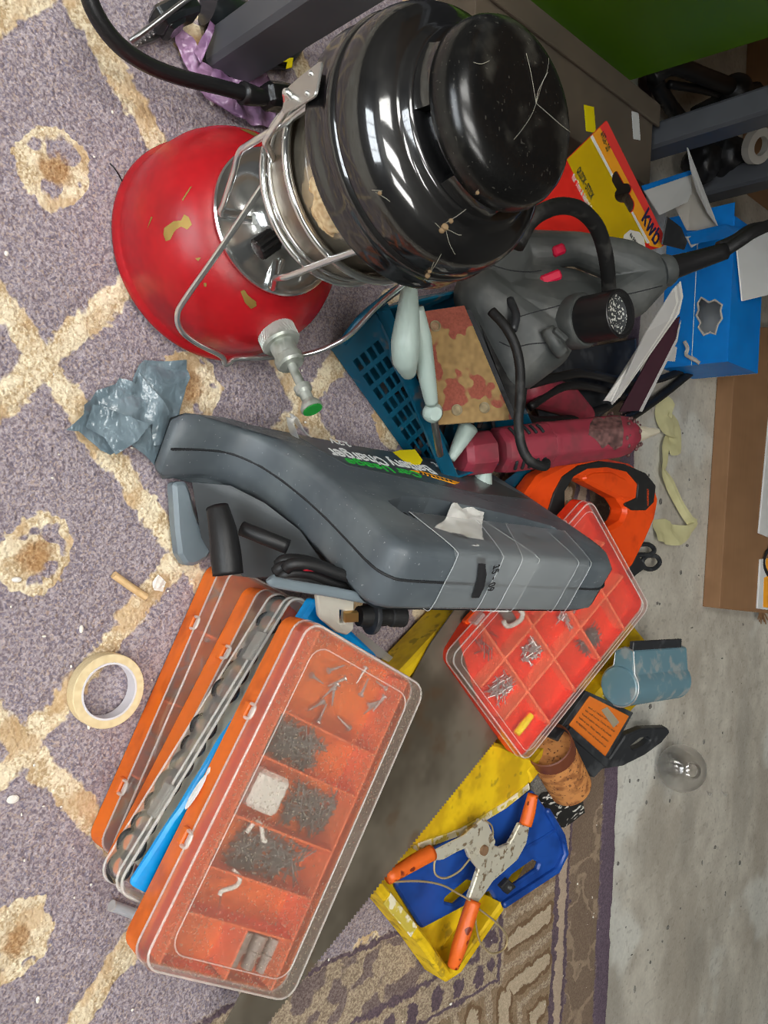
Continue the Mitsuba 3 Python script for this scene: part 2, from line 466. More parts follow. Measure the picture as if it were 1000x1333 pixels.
def decal(m, poly, off=0.0004, step=3.0, thick=0.0):
    """thin layer lying on mesh m inside an outline seen at these pixels"""
    from scipy.spatial import Delaunay
    pg = Polygon(poly).buffer(0)
    L = resample(np.array(pg.exterior.coords)[:-1], step)
    x0, y0, x1, y1 = pg.bounds; gx, gy = np.meshgrid(np.arange(x0 + step * .5, x1, step), np.arange(y0 + step * .5, y1, step))
    G = np.stack([gx.ravel(), gy.ravel()], 1); inn = pg.buffer(-step * .4)
    G = np.array([g for g in G if inn.contains(Point(g))]).reshape(-1, 2)
    Q = np.vstack([L, G]); P, N = hits(m, Q); ok = ~np.isnan(P[:, 0]); Q, P, N = Q[ok], P[ok], N[ok]
    if len(Q) < 4: return trimesh.creation.icosphere(0, 1e-5)
    t = Delaunay(Q, qhull_options='QJ').simplices
    t = np.array([s for s in t if pg.buffer(.5).contains(Point(Q[s].mean(0)))])
    V = P + N * off
    e = np.max([np.linalg.norm(V[t[:, i]] - V[t[:, (i + 1) % 3]], axis=1) for i in range(3)], axis=0)
    t = t[e < 8 * np.median(e)]
    n = np.cross(V[t[:, 1]] - V[t[:, 0]], V[t[:, 2]] - V[t[:, 0]]); flip = (n * (EYE - V[t[:, 0]])).sum(1) < 0
    t = np.where(flip[:, None], t[:, ::-1], t)
    return mesh(V, t)


# ================================================================ pressure lantern
mat('enamel_red', proc(lambda p, n, uv: mix(C(168, 18, 27), C(150, 15, 24), smoothstep(0.45, 0.75, fbm(p.x * 30, p.y * 30, p.z * 30, 4))) * (0.94 + 0.1 * noise(p.x * 200, p.y * 200, p.z * 200))), 0.36, spec=0.5)
mat('brass_bare', C(150, 122, 62), 0.5, 0.6)
mat('chrome', C(236, 238, 236), 0.13, 0.93)
mat('chrome_dull', C(196, 194, 188), 0.3, 0.85)
mat('gallery_tin', C(150, 140, 126), 0.3, 0.9)
mat('enamel_black', proc(lambda p, n, uv: mix(C(9, 9, 10), C(44, 42, 40), smoothstep(0.66, 0.85, fbm(p.x * 70, p.y * 70, p.z * 70, 3)) * 0.35)), 0.07, spec=1.0, coat=1.0)
mat('enamel_black_dusty', proc(lambda p, n, uv: mix(C(14, 14, 14), C(70, 68, 62), smoothstep(0.55, 0.9, fbm(p.x * 60, p.y * 60, p.z * 60, 4)) * 0.5 + smoothstep(0.86, 0.9, noise(p.x * 700, p.y * 700, p.z * 700)) * 0.5)), 0.22, spec=0.45)
mat('black_plastic', C(20, 20, 21), 0.35)
mat('black_rubber', proc(lambda p, n, uv: mix(C(20, 20, 20), C(66, 65, 62), smoothstep(0.5, 0.8, fbm(p.x * 90, p.y * 90, p.z * 90, 3)) * 0.6)), 0.6)
mat('zinc', proc(lambda p, n, uv: mix(C(176, 180, 172), C(128, 134, 120), smoothstep(0.4, 0.8, fbm(p.x * 90, p.y * 90, p.z * 90, 3)))), 0.35, 0.45)
mat('green_paint', C(30, 140, 52), 0.5)
mat('mantle_tan', proc(lambda p, n, uv: mix(C(190, 150, 106), C(240, 216, 172), noise(p.x * 420, p.y * 420, p.z * 420))), 0.95)
mat('cobweb', C(128, 124, 110), 0.9)
mat('dead_bug', C(120, 98, 70), 0.9)
scene['globe_glass'] = {'type': 'thindielectric', 'int_ior': 1.5}

LB = A([0.3626, 0.2113, 0.0022]); LW = nrm([-0.05, 0.03, 1.0]); LF = frame(LB, [1, 0, 0.05], np.cross(LW, [1, 0, 0.05]))
lan = thing('pressure_lantern', 'red and black pressure lantern with chrome cage and glossy black hood standing on the rug', 'lantern')


def lp(r, az, s): return pt(LF, r * math.cos(math.radians(az)), r * math.sin(math.radians(az)), s)


def azs(px, py, s):
    q = np.linalg.inv(LF) @ np.append(onplane(px, py, pt(LF, 0, 0, s), LF[:3, 2]), 1)
    return math.degrees(math.atan2(q[1], q[0])), math.hypot(q[0], q[1])


tank_p = [(0.0, 0.001), (0.086, 0.0005), (0.0895, 0.0015), (0.0908, 0.0045), (0.0903, 0.008), (0.0880, 0.0105), (0.0868, 0.013), (0.0868, 0.022), (0.0874, 0.034), (0.0866, 0.046), (0.0838, 0.057), (0.079, 0.067), (0.0725, 0.076), (0.064, 0.0845), (0.0555, 0.0905), (0.045, 0.0945), (0.03, 0.097), (0.0, 0.098)]
tank_m = put(lathe(tank_p, 128), LF)
part(lan, 'tank', tank_m, 'enamel_red', 40)
for chip in ([(214, 297), (226, 288), (236, 287), (240, 279), (246, 283), (250, 292), (244, 299), (236, 295), (228, 300), (222, 312), (216, 314), (213, 305)],
             [(313, 379), (318, 377), (324, 386), (333, 392), (334, 398), (327, 402), (319, 394)], [(254, 336), (262, 335), (258, 340)], [(265, 368), (269, 368), (269, 373), (266, 373)], [(300, 300), (303, 303), (301, 306)],
             [(248, 243), (250, 243), (238, 262), (237, 260)], [(197, 282), (199, 283), (192, 298)], [(312, 168), (322, 169), (330, 172), (338, 177), (336, 180), (324, 174)]):
    part(lan + '__tank', 'paint_chip', decal(tank_m, chip, 0.0003, 2.5), 'brass_bare')
# chrome dish on the shoulder, burner column
dish = [(0.0545, 0.0955), (0.0548, 0.0975), (0.0535, 0.0988), (0.050, 0.0978), (0.042, 0.0992), (0.030, 0.1035), (0.022, 0.111), (0.0175, 0.120), (0.0165, 0.166)]
part(lan, 'dish', put(lathe(dish, 96), LF), 'chrome', 40)
part(lan, 'burner', put(cat(lathe([(0, .12), (.012, .12), (.019, .13), (.020, .138), (.013, .143), (.012, .158), (.03, .166), (.05, .170), (.0555, .1745), (.056, .178), (.052, .179), (.0, .176)], 64)), LF), 'gallery_tin', 40)
# wire rings of the cage
for r, s, w in ((0.0605, 0.1700, 0.0024), (0.0590, 0.1755, 0.0014), (0.0660, 0.2035, 0.0025)):
    t = np.arange(72) * 5.0
    part(lan, 'ring', tube([lp(r, a, s) for a in t], w, 10, 0, True), 'chrome', True)
part(lan, 'gallery', put(lathe([(0.0555, 0.172), (0.058, 0.1745), (0.0625, 0.2), (0.064, 0.2035), (0.0632, 0.205), (0.0612, 0.2), (0.0565, 0.176)], 96), LF), 'gallery_tin', 40)
part(lan, 'glass', put(lathe([(0.0545, 0.178), (0.0575, 0.19), (0.0595, 0.205), (0.0605, 0.225), (0.0595, 0.25), (0.056, 0.268)], 72), LF), 'globe_glass', True, label='clear glass globe')
film('glass_grime', C(176, 166, 148), 0.34, 0.25)
part(lan + '__glass', 'grime', put(lathe([(0.0543, 0.178), (0.0573, 0.19), (0.0593, 0.205), (0.0603, 0.225), (0.0593, 0.25)], 72), LF), 'glass_grime', True)
# mantle remains and packing inside the glass
mk = rough(trimesh.creation.icosphere(4, 0.021), 0.006, 120, 3); mk.apply_scale([.8, 1.0, 1.15])
part(lan, 'mantle', put(mk, frame(lp(0.044, azs(404, 258, .218)[0], 0.219), [1, 0, 0], [0, 1, 0])), 'mantle_tan', True)
mk2 = rough(trimesh.creation.icosphere(4, 0.018), 0.005, 120, 5)
part(lan, 'mantle', put(mk2, frame(lp(0.045, azs(418, 290, .218)[0], 0.217), [1, 0, 0], [0, 1, 0])), 'mantle_tan', True)
part(lan, 'vaporiser', tube([lp(0.006, 90, 0.15), lp(0.006, 90, 0.27)], 0.0055, 12, 0), 'gallery_tin', True)


a1, a2 = azs(286, 278, 0.099)[0], azs(352, 378, 0.099)[0]
for a in (a1, a2, a1 + 180, a2 + 180):
    P = [lp(0.030, a + 6, 0.106), lp(0.047, a + 2, 0.1015), lp(0.0525, a, 0.1025), lp(0.0535, a - 4, 0.109), lp(0.060, a - 16, 0.132), lp(0.0675, a - 20, 0.150), lp(0.069, a - 20, 0.165), lp(0.0685, a - 20, 0.2035), lp(0.070, a - 20, 0.25)]
    part(lan, 'cage_wire', tube(P, 0.0023, 10, 6), 'chrome', True)
    part(lan, 'cage_foot', put(box(.030, .054, -.0035, .0035, .0005, .006, .002), LF @ trimesh.transformations.rotation_matrix(math.radians(a), [0, 0, 1]) @ trimesh.transformations.translation_matrix([0, 0, .0985])), 'chrome', 30)
# hood
hood_p = [(0.070, 0.2425), (0.0755, 0.2400), (0.0785, 0.2412), (0.0792, 0.2440), (0.0780, 0.2475), (0.0768, 0.2535), (0.0772, 0.2575), (0.0784, 0.2600), (0.0782, 0.2632), (0.0762, 0.2655), (0.0768, 0.2700), (0.0762, 0.2760), (0.0742, 0.2830), (0.0700, 0.2895), (0.0635, 0.2935), (0.0585, 0.2945), (0.0560, 0.2960), (0.0545, 0.2990), (0.0520, 0.3010), (0.0420, 0.3010), (0.0420, 0.308), (0, 0.309)]
hood_m = put(lathe(hood_p, 144), LF)
part(lan, 'hood', hood_m, 'enamel_black', 40, label='glossy black flared hood')
cap_p = [(0.0, 0.3090), (0.0470, 0.3090), (0.0495, 0.3100), (0.0508, 0.3125), (0.0510, 0.3170), (0.0502, 0.3220), (0.0480, 0.3265), (0.0440, 0.3298), (0.0390, 0.3318), (0.031, 0.3330), (0.018, 0.3336), (0.0, 0.3338)]
cap_m = put(lathe(cap_p, 128), LF)
part(lan, 'cap', cap_m, 'enamel_black_dusty', 40, label='dusty black top cap with cobwebs')
for k in range(4):
    a0_ = azs(556, 92, 0.306)[0] + 90 * k
    pf = [(.0550, .2975), (.0520, .3005), (.0500, .3045), (.0490, .3085), (.0488, .3125), (.0440, .3125), (.0440, .2975)]
    V = [np.array([(r * math.cos(math.radians(a0_ + t)), r * math.sin(math.radians(a0_ + t)), z) for r, z in pf]) for t in np.linspace(-23, 23, 13)]
    part(lan, 'pillar', put(rings(V), LF), 'enamel_black', 40)
# hood lug where the bail hooks in
av = azs(398, 128, 0.235)[0]
R = LF @ trimesh.transformations.rotation_matrix(math.radians(av), [0, 0, 1])
for s_ in (0, 180):
    R2 = R @ trimesh.transformations.rotation_matrix(math.radians(s_), [0, 0, 1])
    lug = part(lan, 'lug', put(cat(ext(roundpoly([(-.008, .222), (.008, .222), (.010, .236), (.011, .256), (-.011, .256), (-.010, .236)], .003), 0, .002, .0006)), R2 @ A([[0, 0, 1, .0798], [1, 0, 0, 0], [0, 1, 0, 0], [0, 0, 0, 1.0]])), 'chrome_dull', 30)
    for dy in (-.006, .006):
        part(lug, 'rivet', put(trimesh.creation.icosphere(2, .0016), R2 @ trimesh.transformations.translation_matrix([.082, dy, .247])), 'chrome', True)
# bail handle hanging down round the tank
hk = pt(R, .084, 0, .229)
bail = [pt(R, .078, 0.002, .229), pt(R, .0855, 0, .230), at(372, 143, .215), at(347, 181, .192), at(349, 193, .186), at(357, 212, .176), at(352, 226, .171), at(330, 260, .155), at(283, 330, .120), at(240, 391, .085), at(231, 411, .074), at(236, 430, .066), at(255, 446, .058), at(284, 461, .050), at(291, 467, .048), at(293, 474, .046), at(298, 473, .046), at(308, 467, .047), at(345, 465.5, .052), at(400, 461, .062), at(450, 440, .085), at(490, 400, .12), at(528, 368, .16), pt(R @ trimesh.transformations.rotation_matrix(math.pi, [0, 0, 1]), .084, 0, .229)]
part(lan, 'bail', tube(bail, 0.0022, 10, 8), 'chrome', True)
# pump
p0, p1 = at(346, 404, .060), at(407, 533, .112)
PF = frame(p0, p1 - p0, [0, 0, 1]) @ A([[0, 0, 1, 0], [1, 0, 0, 0], [0, 1, 0, 0], [0, 0, 0, 1.0]])
Lp = np.linalg.norm(p1 - p0)
part(lan, 'pump_socket', put(lathe([(0, -.02), (.0175, -.02), (.0175, .018), (.0165, .021), (0, .021)], 40), PF), 'enamel_red', 40)
k1 = lathe([(0, .019), (.0145, .019), (.0156, .021), (.0156, .033), (.0143, .035), (.0105, .035), (.0100, .046), (.0116, .0475), (.0116, .053), (.010, .055), (0, .055)], 48)
part(lan, 'pump_nut', put(k1, PF), 'zinc', 30)
kn = []
for j in range(36):
    for sgn in (-1, 1):
        t = np.linspace(0, 1, 4); az = 2 * np.pi * j / 36 + sgn * t * .32
        kn.append(tube(np.stack([.01565 * np.cos(az), .01565 * np.sin(az), .0213 + t * .0115], 1), .00042, 4, 0))
part(lan + '__pump_nut', 'knurling', put(cat(kn), PF), 'zinc', False)
part(lan, 'pump_rod', put(lathe([(0, .04), (.0037, .04), (.0037, Lp - .016), (0, Lp - .016)], 20), PF), 'zinc', 40)
part(lan, 'pump_knob', put(lathe([(0, Lp - .022), (.0068, Lp - .022), (.0068, Lp - .017), (.005, Lp - .015), (.0048, Lp - .009), (.0078, Lp - .005), (.0088, Lp - .003), (.0088, Lp), (0, Lp)], 40), PF), 'zinc', 30)
part(lan + '__pump_knob', 'knob_face', put(lathe([(0, Lp + .0002), (.0078, Lp + .0002), (.0078, Lp + .0008), (0, Lp + .0008)], 32), PF), 'green_paint', 30, label='green painted end of the pump knob')
# control knob
c0, c1 = at(368, 303, .128), at(335, 326, .122)
CF = frame(c0, c1 - c0, [0, 0, 1]) @ A([[0, 0, 1, 0], [1, 0, 0, 0], [0, 1, 0, 0], [0, 0, 0, 1.0]]); Lc = np.linalg.norm(c1 - c0)
st = lathe([(0, -.01), (.003, -.01), (.003, Lc - .015), (0, Lc - .015)], 16)
part(lan, 'valve_stem', put(st, CF), 'zinc', 40)
pts = [((.0082 if j % 2 else .0070) * math.cos(j * math.pi / 12), (.0082 if j % 2 else .0070) * math.sin(j * math.pi / 12)) for j in range(24)]
part(lan, 'control_knob', put(ext(pts, Lc - .017, Lc, .001), CF), 'black_plastic', 25, label='black ribbed control knob')
# cobwebs and a dead insect on the hood
both = cat(hood_m, cap_m)
webs = [[(714, 62), (712, 90), (704, 112), (697, 135), (690, 152), (678, 170), (668, 182)], [(697, 135), (712, 148), (728, 162), (741, 172)], [(712, 95), (700, 118), (697, 135)], [(684, 70), (690, 95), (697, 135)],
        [(623, 246), (610, 268), (598, 278), (580, 290)], [(578, 296), (594, 305), (600, 306)], [(580, 300), (585, 318), (592, 330)], [(576, 300), (566, 290)], [(574, 330), (566, 345), (552, 364)], [(565, 340), (558, 358)], [(490, 250), (500, 256), (508, 262)], [(485, 247), (498, 248)], [(616, 82), (626, 84), (636, 80)]]
for w in webs:
    q = spline(A(w), 4); P, N = hits(both, q); g = ~np.isnan(P[:, 0]); P, N = P[g], N[g]
    if len(P) > 3: part(lan + '__cap', 'cobweb', tube(P + N * .0006, 0.00012 * (1 + 0.6 * (len(w) < 5)), 4, 0), 'cobweb', False)
for (x, y, r) in ((578, 295, .0022), (574, 300, .0017), (586, 288, .0014), (556, 358, .0014), (560, 352, .0013), (622, 250, .0011), (495, 251, .0011)):
    P, N = hits(both, [(x, y)])
    part(lan + '__hood', 'debris', put(rough(trimesh.creation.icosphere(2, r), r * .5, 300, int(x)), frame(P[0] + N[0] * r * .5, [1, 0, 0], [0, 1, 0])), 'dead_bug', False)
# ================================================================ stacked organiser boxes
def grime(a, b, f=40, lo=.45, hi=.8):
    return proc(lambda p, n, uv: mix(C(*a), C(*b), smoothstep(lo, hi, fbm(p.x * f, p.y * f, p.z * f, 4))))


mat('orange_plastic', grime((226, 108, 28), (196, 88, 26)), 0.42)
mat('orange_bright', grime((234, 112, 58), (218, 98, 54)), 0.45)
mat('red_plastic', grime((232, 62, 34), (208, 50, 30)), 0.42)
mat('blue_bag', grime((0, 152, 220), (0, 132, 204), 25), 0.3, spec=0.6)
mat('white_print', C(232, 232, 230), 0.6)
mat('steel_bits', C(186, 184, 178), 0.35, 0.45)
mat('dark_bits', proc(lambda p, n, uv: mix(C(62, 60, 58), C(140, 136, 128), noise(p.x * 900, p.y * 900, p.z * 900))), 0.6)
mat('white_bits', C(226, 222, 208), 0.6)
mat('wool_grey', proc(lambda p, n, uv: mix(C(84, 80, 74), C(140, 132, 120), noise(p.x * 900, p.y * 900, p.z * 900))), 0.95)
scene['clear_plastic'] = {'type': 'thindielectric', 'int_ior': 1.49}
film('clear_edge', C(226, 222, 214), 0.40, 0.12)
film('clear_wall', C(196, 182, 170), 0.16, 0.15)
film('lid_dust', C(176, 164, 148), 0.22, 0.5)
film('lid_dust_light', C(206, 190, 174), 0.20, 0.5)
film('lid_haze_thin', C(226, 206, 196), 0.10, 0.5)
film('dust_speck', C(178, 160, 136), 0.48, 0.6)
film('smoke_plastic', C(170, 168, 160), 0.42, 0.2)


def rrect(L, W, r, inset=0.0):
    return sbox(inset + r, inset + r, L - inset - r, W - inset - r).buffer(r, quad_segs=5)


def cup(poly, z0, z1, t=0.0016, floor=0.002):
    """open box with wall thickness t"""
    return cat(ext(poly, z0, z0 + floor), ext(poly.difference(poly.buffer(-t)), z0 + floor * .98, z1))


def cap_sheet(L, W, r, z0, z1, e=0.0035):
    """single clear sheet: side wall, rounded edge, top"""
    V = []
    for ins, z in ((0, z0), (0, z1 - e), (e * .3, z1 - e * .3), (e, z1)):
        q = np.array(rrect(L, W, r, ins).exterior.coords)[:-1]; V.append(np.column_stack([q, np.full(len(q), z)]))
    n = min(map(len, V)); V = [v[:n] for v in V]
    m = rings(V, caps=False); c = V[-1].mean(0); k = len(m.vertices)
    f = [(k, 3 * n + j, 3 * n + (j + 1) % n) for j in range(n)]
    return mesh(np.vstack([m.vertices, c]), np.vstack([m.faces, f]))


def organiser(M, label, L, W, T, hb, base_mat, div_x, div_y, dust, latches, group=None, dw=.0008, wall_in='orange_bright', name='parts_organiser', lat='orange_plastic', ridge=0.014, haze='lid_dust_light'):
    k = thing(name, label, 'organizer box', group)
    R = .012
    outer = rrect(L, W, R)
    b = cup(outer, 0, hb, .0018, .0022)
    part(k, 'base', put(b, M), base_mat, 30)
    # inner tray: partitions between the compartments
    for x in div_x[0]: part(k, 'divider', put(box(x - dw, x + dw, div_x[1], div_x[2], .0022, T - .006, .0003), M), wall_in, 30)
    for y, x0, x1 in div_y: part(k, 'divider', put(box(x0, x1, y - dw, y + dw, .0022, T - .0062, .0003), M), wall_in, 30)
    lk = part(k, 'lid', put(cap_sheet(L, W, R, hb, T), M), 'clear_plastic', 40, label='clear plastic lid')
    part(k, 'lid_haze', put(cap_sheet(L - .0008, W - .0008, R, hb, T - .0004), M @ trimesh.transformations.translation_matrix([.0004, .0004, 0])), haze, 40)
    def loop(ins, z, r, mt, nm='lid_edge'):
        q = np.array(rrect(L, W, R, ins).exterior.coords)[:-1]
        part(k, nm, put(tube(np.column_stack([q, np.full(len(q), z)]), r, 6, 0, True), M), mt, True)
    loop(.0004, hb + .0008, .0011, 'clear_edge'); loop(.0016, T - .0014, .0010, 'clear_edge')
    if ridge: loop(ridge, T + .0001, .0006, 'clear_edge', 'lid_ridge')
    for (x, s) in latches:
        y = 0 if s < 0 else W
        o = s
        part(k, 'hinge_tab', put(box(x - .006, x + .006, min(y, y + o * .003), max(y, y + o * .003), hb - .008, hb - .001, .001), M), lat, 30)
        part(k, 'catch', put(cat(tube([(x - .005, y + o * .002, hb + .001), (x - .005, y + o * .0045, hb + .003), (x - .004, y + o * .004, hb + .009), (x + .004, y + o * .004, hb + .009), (x + .005, y + o * .0045, hb + .003), (x + .005, y + o * .002, hb + .001)], .0012, 6, 3), box(x - .004, x + .004, min(y, y + o * .003), max(y, y + o * .003), hb + .002, hb + .006, .0008)), M), 'clear_edge', 30)
    if dust:
        pr = np.random.default_rng(int(L * 1e4 + W * 1e4)); P_ = np.column_stack([pr.uniform(.004, L - .004, dust), pr.uniform(.004, W - .004, dust), np.zeros(dust)])
        dens = meshkit.fbm(P_ * [22, 30, 1], 3, 5); near = np.minimum(np.minimum(P_[:, 0], L - P_[:, 0]), np.minimum(P_[:, 1], W - P_[:, 1])) < ridge
        P_ = P_[(dens + .25 * near) > pr.uniform(.35, .8, dust)]; V, F_ = [], []
        for c in P_:
            a = pr.uniform(0, 6.3) + np.arange(5) * 1.2566; r = pr.uniform(.0002, .0008) * pr.uniform(.6, 1.3, 5); o = 5 * len(V)
            V.append(np.column_stack([c[0] + r * np.cos(a), c[1] + r * np.sin(a), np.full(5, T + .00025)])); F_ += [(o, o + 1, o + 2), (o, o + 2, o + 3), (o, o + 3, o + 4)]
        kd = part(k, 'dust', put(mesh(np.vstack(V), F_), M), 'dust_speck', False); labels[kd] = {'kind': 'stuff', 'label': 'grey dust specks on the lid'}
    return k


def scatter(M, x0, x1, y0, y1, z, n, fn, seed):
    """a heap of small pieces in a compartment: list of meshes"""
    g = np.random.default_rng(seed); out = []
    for _ in range(n):
        m = fn(g); R = trimesh.transformations.euler_matrix(*g.uniform(-.5, .5, 2), g.uniform(0, 6.3))
        R[:3, 3] = [g.uniform(x0, x1), g.uniform(y0, y1), z + g.uniform(0, .006)]
        out.append(put(m, M @ R))
    return out


def screw(g, L=.014):
    return cat(tube([(-L / 2, 0, 0), (L / 2, 0, 0)], [.0013, .0006], 6, 0), tube([(-L / 2 - .0012, 0, 0), (-L / 2, 0, 0)], .0026, 8, 0))


def nail(g): return tube([(-.008, 0, 0), (.008, 0, 0)], .0006, 4, 0)


# --- bottom box and second box: seen by their long side
b0, a0 = at(118, 1080), at(268, 741)
ex = nrm(b0 - a0); ey = np.cross([0, 0, 1], ex) * 1.0
if ey[0] < 0: ey = -ey
O1 = a0 - ex * .008
M1 = np.eye(4); M1[:3, 0], M1[:3, 1], M1[:3, 2], M1[:3, 3] = ex, ey, np.cross(ex, ey), O1
if M1[2, 2] < 0: M1[:3, 2] *= -1
M1[2, 3] = .0005
L_ = .238
organiser(M1, 'orange organiser box lying flat on the rug, lowest of the stack', L_, .14, .036, .019, 'orange_plastic', ((.06, .12, .18), .002, .138), [(.07, .002, .236)], 0, [(.055, -1), (.19, -1)], 'orange organisers with clear lids', ridge=0)
scr = scatter(M1, .02, .22, .01, .05, .006, 60, screw, 5)
one('screw_heap', 'loose dark screws inside the lowest orange organiser box', 'screws', cat(scr), 'steel_bits', False, kind='stuff')
A2, B2 = at(318, 766, .037), at(141, 1110, .037)
ex2 = nrm(B2 - A2); ey2 = np.cross([0, 0, 1.0], ex2); ey2 = ey2 if ey2[0] > 0 else -ey2
M2 = np.eye(4); M2[:3, 0], M2[:3, 1], M2[:3, 2], M2[:3, 3] = ex2, ey2, [0, 0, 1], A2 - ex2 * .006
organiser(M2, 'orange organiser box second from the bottom, under the clear box of black rings', L_, .14, .036, .019, 'orange_plastic', ((.06, .12, .18), .002, .138), [(.07, .002, .236)], 0, [(.062, -1), (.185, -1)], 'orange organisers with clear lids', ridge=0)

# --- clear box of black rubber rings
A3, B3 = at(352, 772, .074), at(134, 1124, .074)
ex3 = nrm(B3 - A3); ey3 = np.cross([0, 0, 1.0], ex3); ey3 = ey3 if ey3[0] > 0 else -ey3
M3 = np.eye(4); M3[:3, 0], M3[:3, 1], M3[:3, 2], M3[:3, 3] = ex3, ey3, [0, 0, 1], A3 - ex3 * .004
k3 = thing('ring_box', 'clear plastic box of black rubber rings between the orange organisers', 'organizer box')
L3, W3, T3 = .236, .145, .030
film('clear_body', C(214, 212, 198), 0.14, 0.15)
mat('seal_liner', C(196, 194, 176), 0.7)
part(k3, 'body', put(cap_sheet(L3, W3, .012, 0, T3), M3), 'clear_plastic', 40)
part(k3, 'inner_wall', put(ext(rrect(L3, W3, .012, .001).difference(rrect(L3, W3, .012, .002)), .001, T3 - .004), M3), 'clear_body', 30)
part(k3, 'liner', put(ext(rrect(L3, W3, .012, .016), .001, T3 - .004), M3), 'seal_liner', 30)
for z, r in ((.0215, .0012), (.0285, .0012), (.0012, .001)):
    q = np.array(rrect(L3, W3, .012, .0).exterior.coords)[:-1]
    part(k3, 'rim', put(tube(np.column_stack([q, np.full(len(q), z)]), r, 6, 0, True), M3), 'clear_edge', True)
for x in (.05, .175): part(k3, 'catch', put(box(x - .012, x + .012, -.003, .0005, .016, .028, .001), M3), 'smoke_plastic', 30)
for j, x in enumerate(np.linspace(.012, .224, 15)):
    g = np.random.default_rng(j); r = g.uniform(.0062, .0090)
    t = np.arange(20) * 18.0; ring = np.column_stack([r * np.cos(np.radians(t)), .0028 * np.sin(np.radians(t)) * g.uniform(.3, 1.4), r * np.sin(np.radians(t))])
    one('rubber_ring', 'black rubber sealing ring inside the clear box', 'sealing ring', put(tube(ring, g.uniform(.0018, .0026), 8, 0, True), M3 @ trimesh.transformations.translation_matrix([x, .0052, .0105 + g.uniform(-.001, .002)]) @ trimesh.transformations.euler_matrix(g.uniform(-.15, .1), g.uniform(-.3, .3), g.uniform(-.12, .12))), 'black_rubber', True, group='rubber rings in the clear box')

# --- blue flat packet
A4, B4 = at(396, 775, .106), at(165, 1150, .106)
ex4 = nrm(B4 - A4); ey4 = np.cross([0, 0, 1.0], ex4); ey4 = ey4 if ey4[0] > 0 else -ey4
M4 = np.eye(4); M4[:3, 0], M4[:3, 1], M4[:3, 2], M4[:3, 3] = ex4, ey4, [0, 0, 1], A4 - ex4 * .001
k4 = thing('blue_packet', 'bright blue plastic packet squeezed under the top orange organiser', 'packet')
pk = ext(roundpoly([(0, 0.002), (.232, 0.000), (.232, .09), (0, .09)], .004), 0, .014, .003)
v, f = trimesh.remesh.subdivide_to_size(pk.vertices, pk.faces, .008); pk = mesh(v, f)
pk.vertices[:, 1] += .003 * (meshkit.fbm(pk.vertices * 40, 3, 4) - .5) * (pk.vertices[:, 1] < .05)
pk.vertices[:, 2] *= (1 - .75 * pk.vertices[:, 0] / .232) * (0.92 + .1 * meshkit.fbm(pk.vertices * 30, 2, 9))
part(k4, 'body', put(pk, M4), 'blue_bag', 40)
part(k4, 'folded_flap', put(rough(hull([(-.002, .004, .012), (-.004, .03, .014), (.012, .03, .018), (.012, .006, .018), (.002, .016, .021), (-.010, .02, .016)]), .0015, 80, 2, .004), M4), 'blue_bag', 40)
for (x, y, rx, rz) in ((.163, .0, .013, .0035), (.145, .0005, .006, .0022)):
    a = np.arange(16) * 2 * np.pi / 16
    part(k4, 'white_mark', put(mesh(np.vstack([np.column_stack([x + rx * np.cos(a), np.full(16, -.0013), .0145 + rz * np.sin(a)]), [[x, -.0016, .0145]]]), [(16, i, (i + 1) % 16) for i in range(16)] + [(16, (i + 1) % 16, i) for i in range(16)]), M4), 'white_print', False)

# --- top organiser
O5 = A([.3508, -.0717, .1574]) + A([.881, -.465, .088]) * .011; X5 = A([-.462, -.885, -.057]); Y5 = A([.881, -.465, .088])
M5 = frame(O5, X5, Y5)
if M5[2, 2] < 0: M5[:3, 2] *= -1
T5 = .034
M5 = M5 @ trimesh.transformations.translation_matrix([0, 0, -T5])
L5, W5 = .243, .129
k5 = organiser(M5, 'dusty orange organiser box with a scuffed clear lid on top of the stack', L5, W5, T5, .0175, 'orange_plastic', ((.065, .098, .14, .175, .205), .016, .112), [(.112, .004, .239), (.016, .004, .239), (.07, .205, .239)], 9000, [(.075, -1), (.165, -1)])
for nm, lab, x0, x1, y0, y1, mt, n, fn, sd in (
        ('nail_heap', 'grey nails heaped in the second compartment of the top organiser', .072, .094, .03, .075, 'dark_bits', 130, nail, 1),
        ('nail_heap', 'grey tacks heaped beside the white block in the top organiser', .106, .134, .07, .11, 'dark_bits', 110, nail, 2),
        ('nail_heap', 'grey nails heaped in the fourth compartment of the top organiser', .146, .172, .045, .105, 'dark_bits', 150, nail, 3),
        ('screw_heap', 'few rusty screws in the first compartment of the top organiser', .012, .055, .04, .11, 'steel_bits', 14, screw, 4)):
    one(nm, lab, 'nails' if 'nail' in nm else 'screws', cat(scatter(M5, x0, x1, y0, y1, .006, n, fn, sd)), mt, False, kind='stuff')
wb = one('white_block', 'small white foam block in a compartment of the top organiser', 'foam block', put(rough(box(.106, .133, .028, .056, .004, .022, .003), .001, 300, 2, .003), M5), 'white_bits', 40)
for j, (x, y, an, lab) in enumerate(((.148, .047, 1.2, 'clear picture hook with a thin pin in the fourth compartment of the top organiser'), (.184, .038, -.5, 'clear picture hook with a thin pin in the empty compartment of the top organiser'))):
    R = M5 @ trimesh.transformations.translation_matrix([x, y, .024]) @ trimesh.transformations.rotation_matrix(an, [0, 0, 1])
    hk_ = thing('picture_hook', lab, 'hook')
    part(hk_, 'hook', put(tube([(-.010, -.004, 0), (-.011, .004, .001), (-.006, .006, .002), (.003, .001, .002), (.006, .002, .002)], .0017, 7, 5), R), 'white_bits', True)
    part(hk_, 'pin', put(tube([(.003, 0, .002), (.012, .014, -.002)], .0005, 5, 0), R), 'chrome', True)
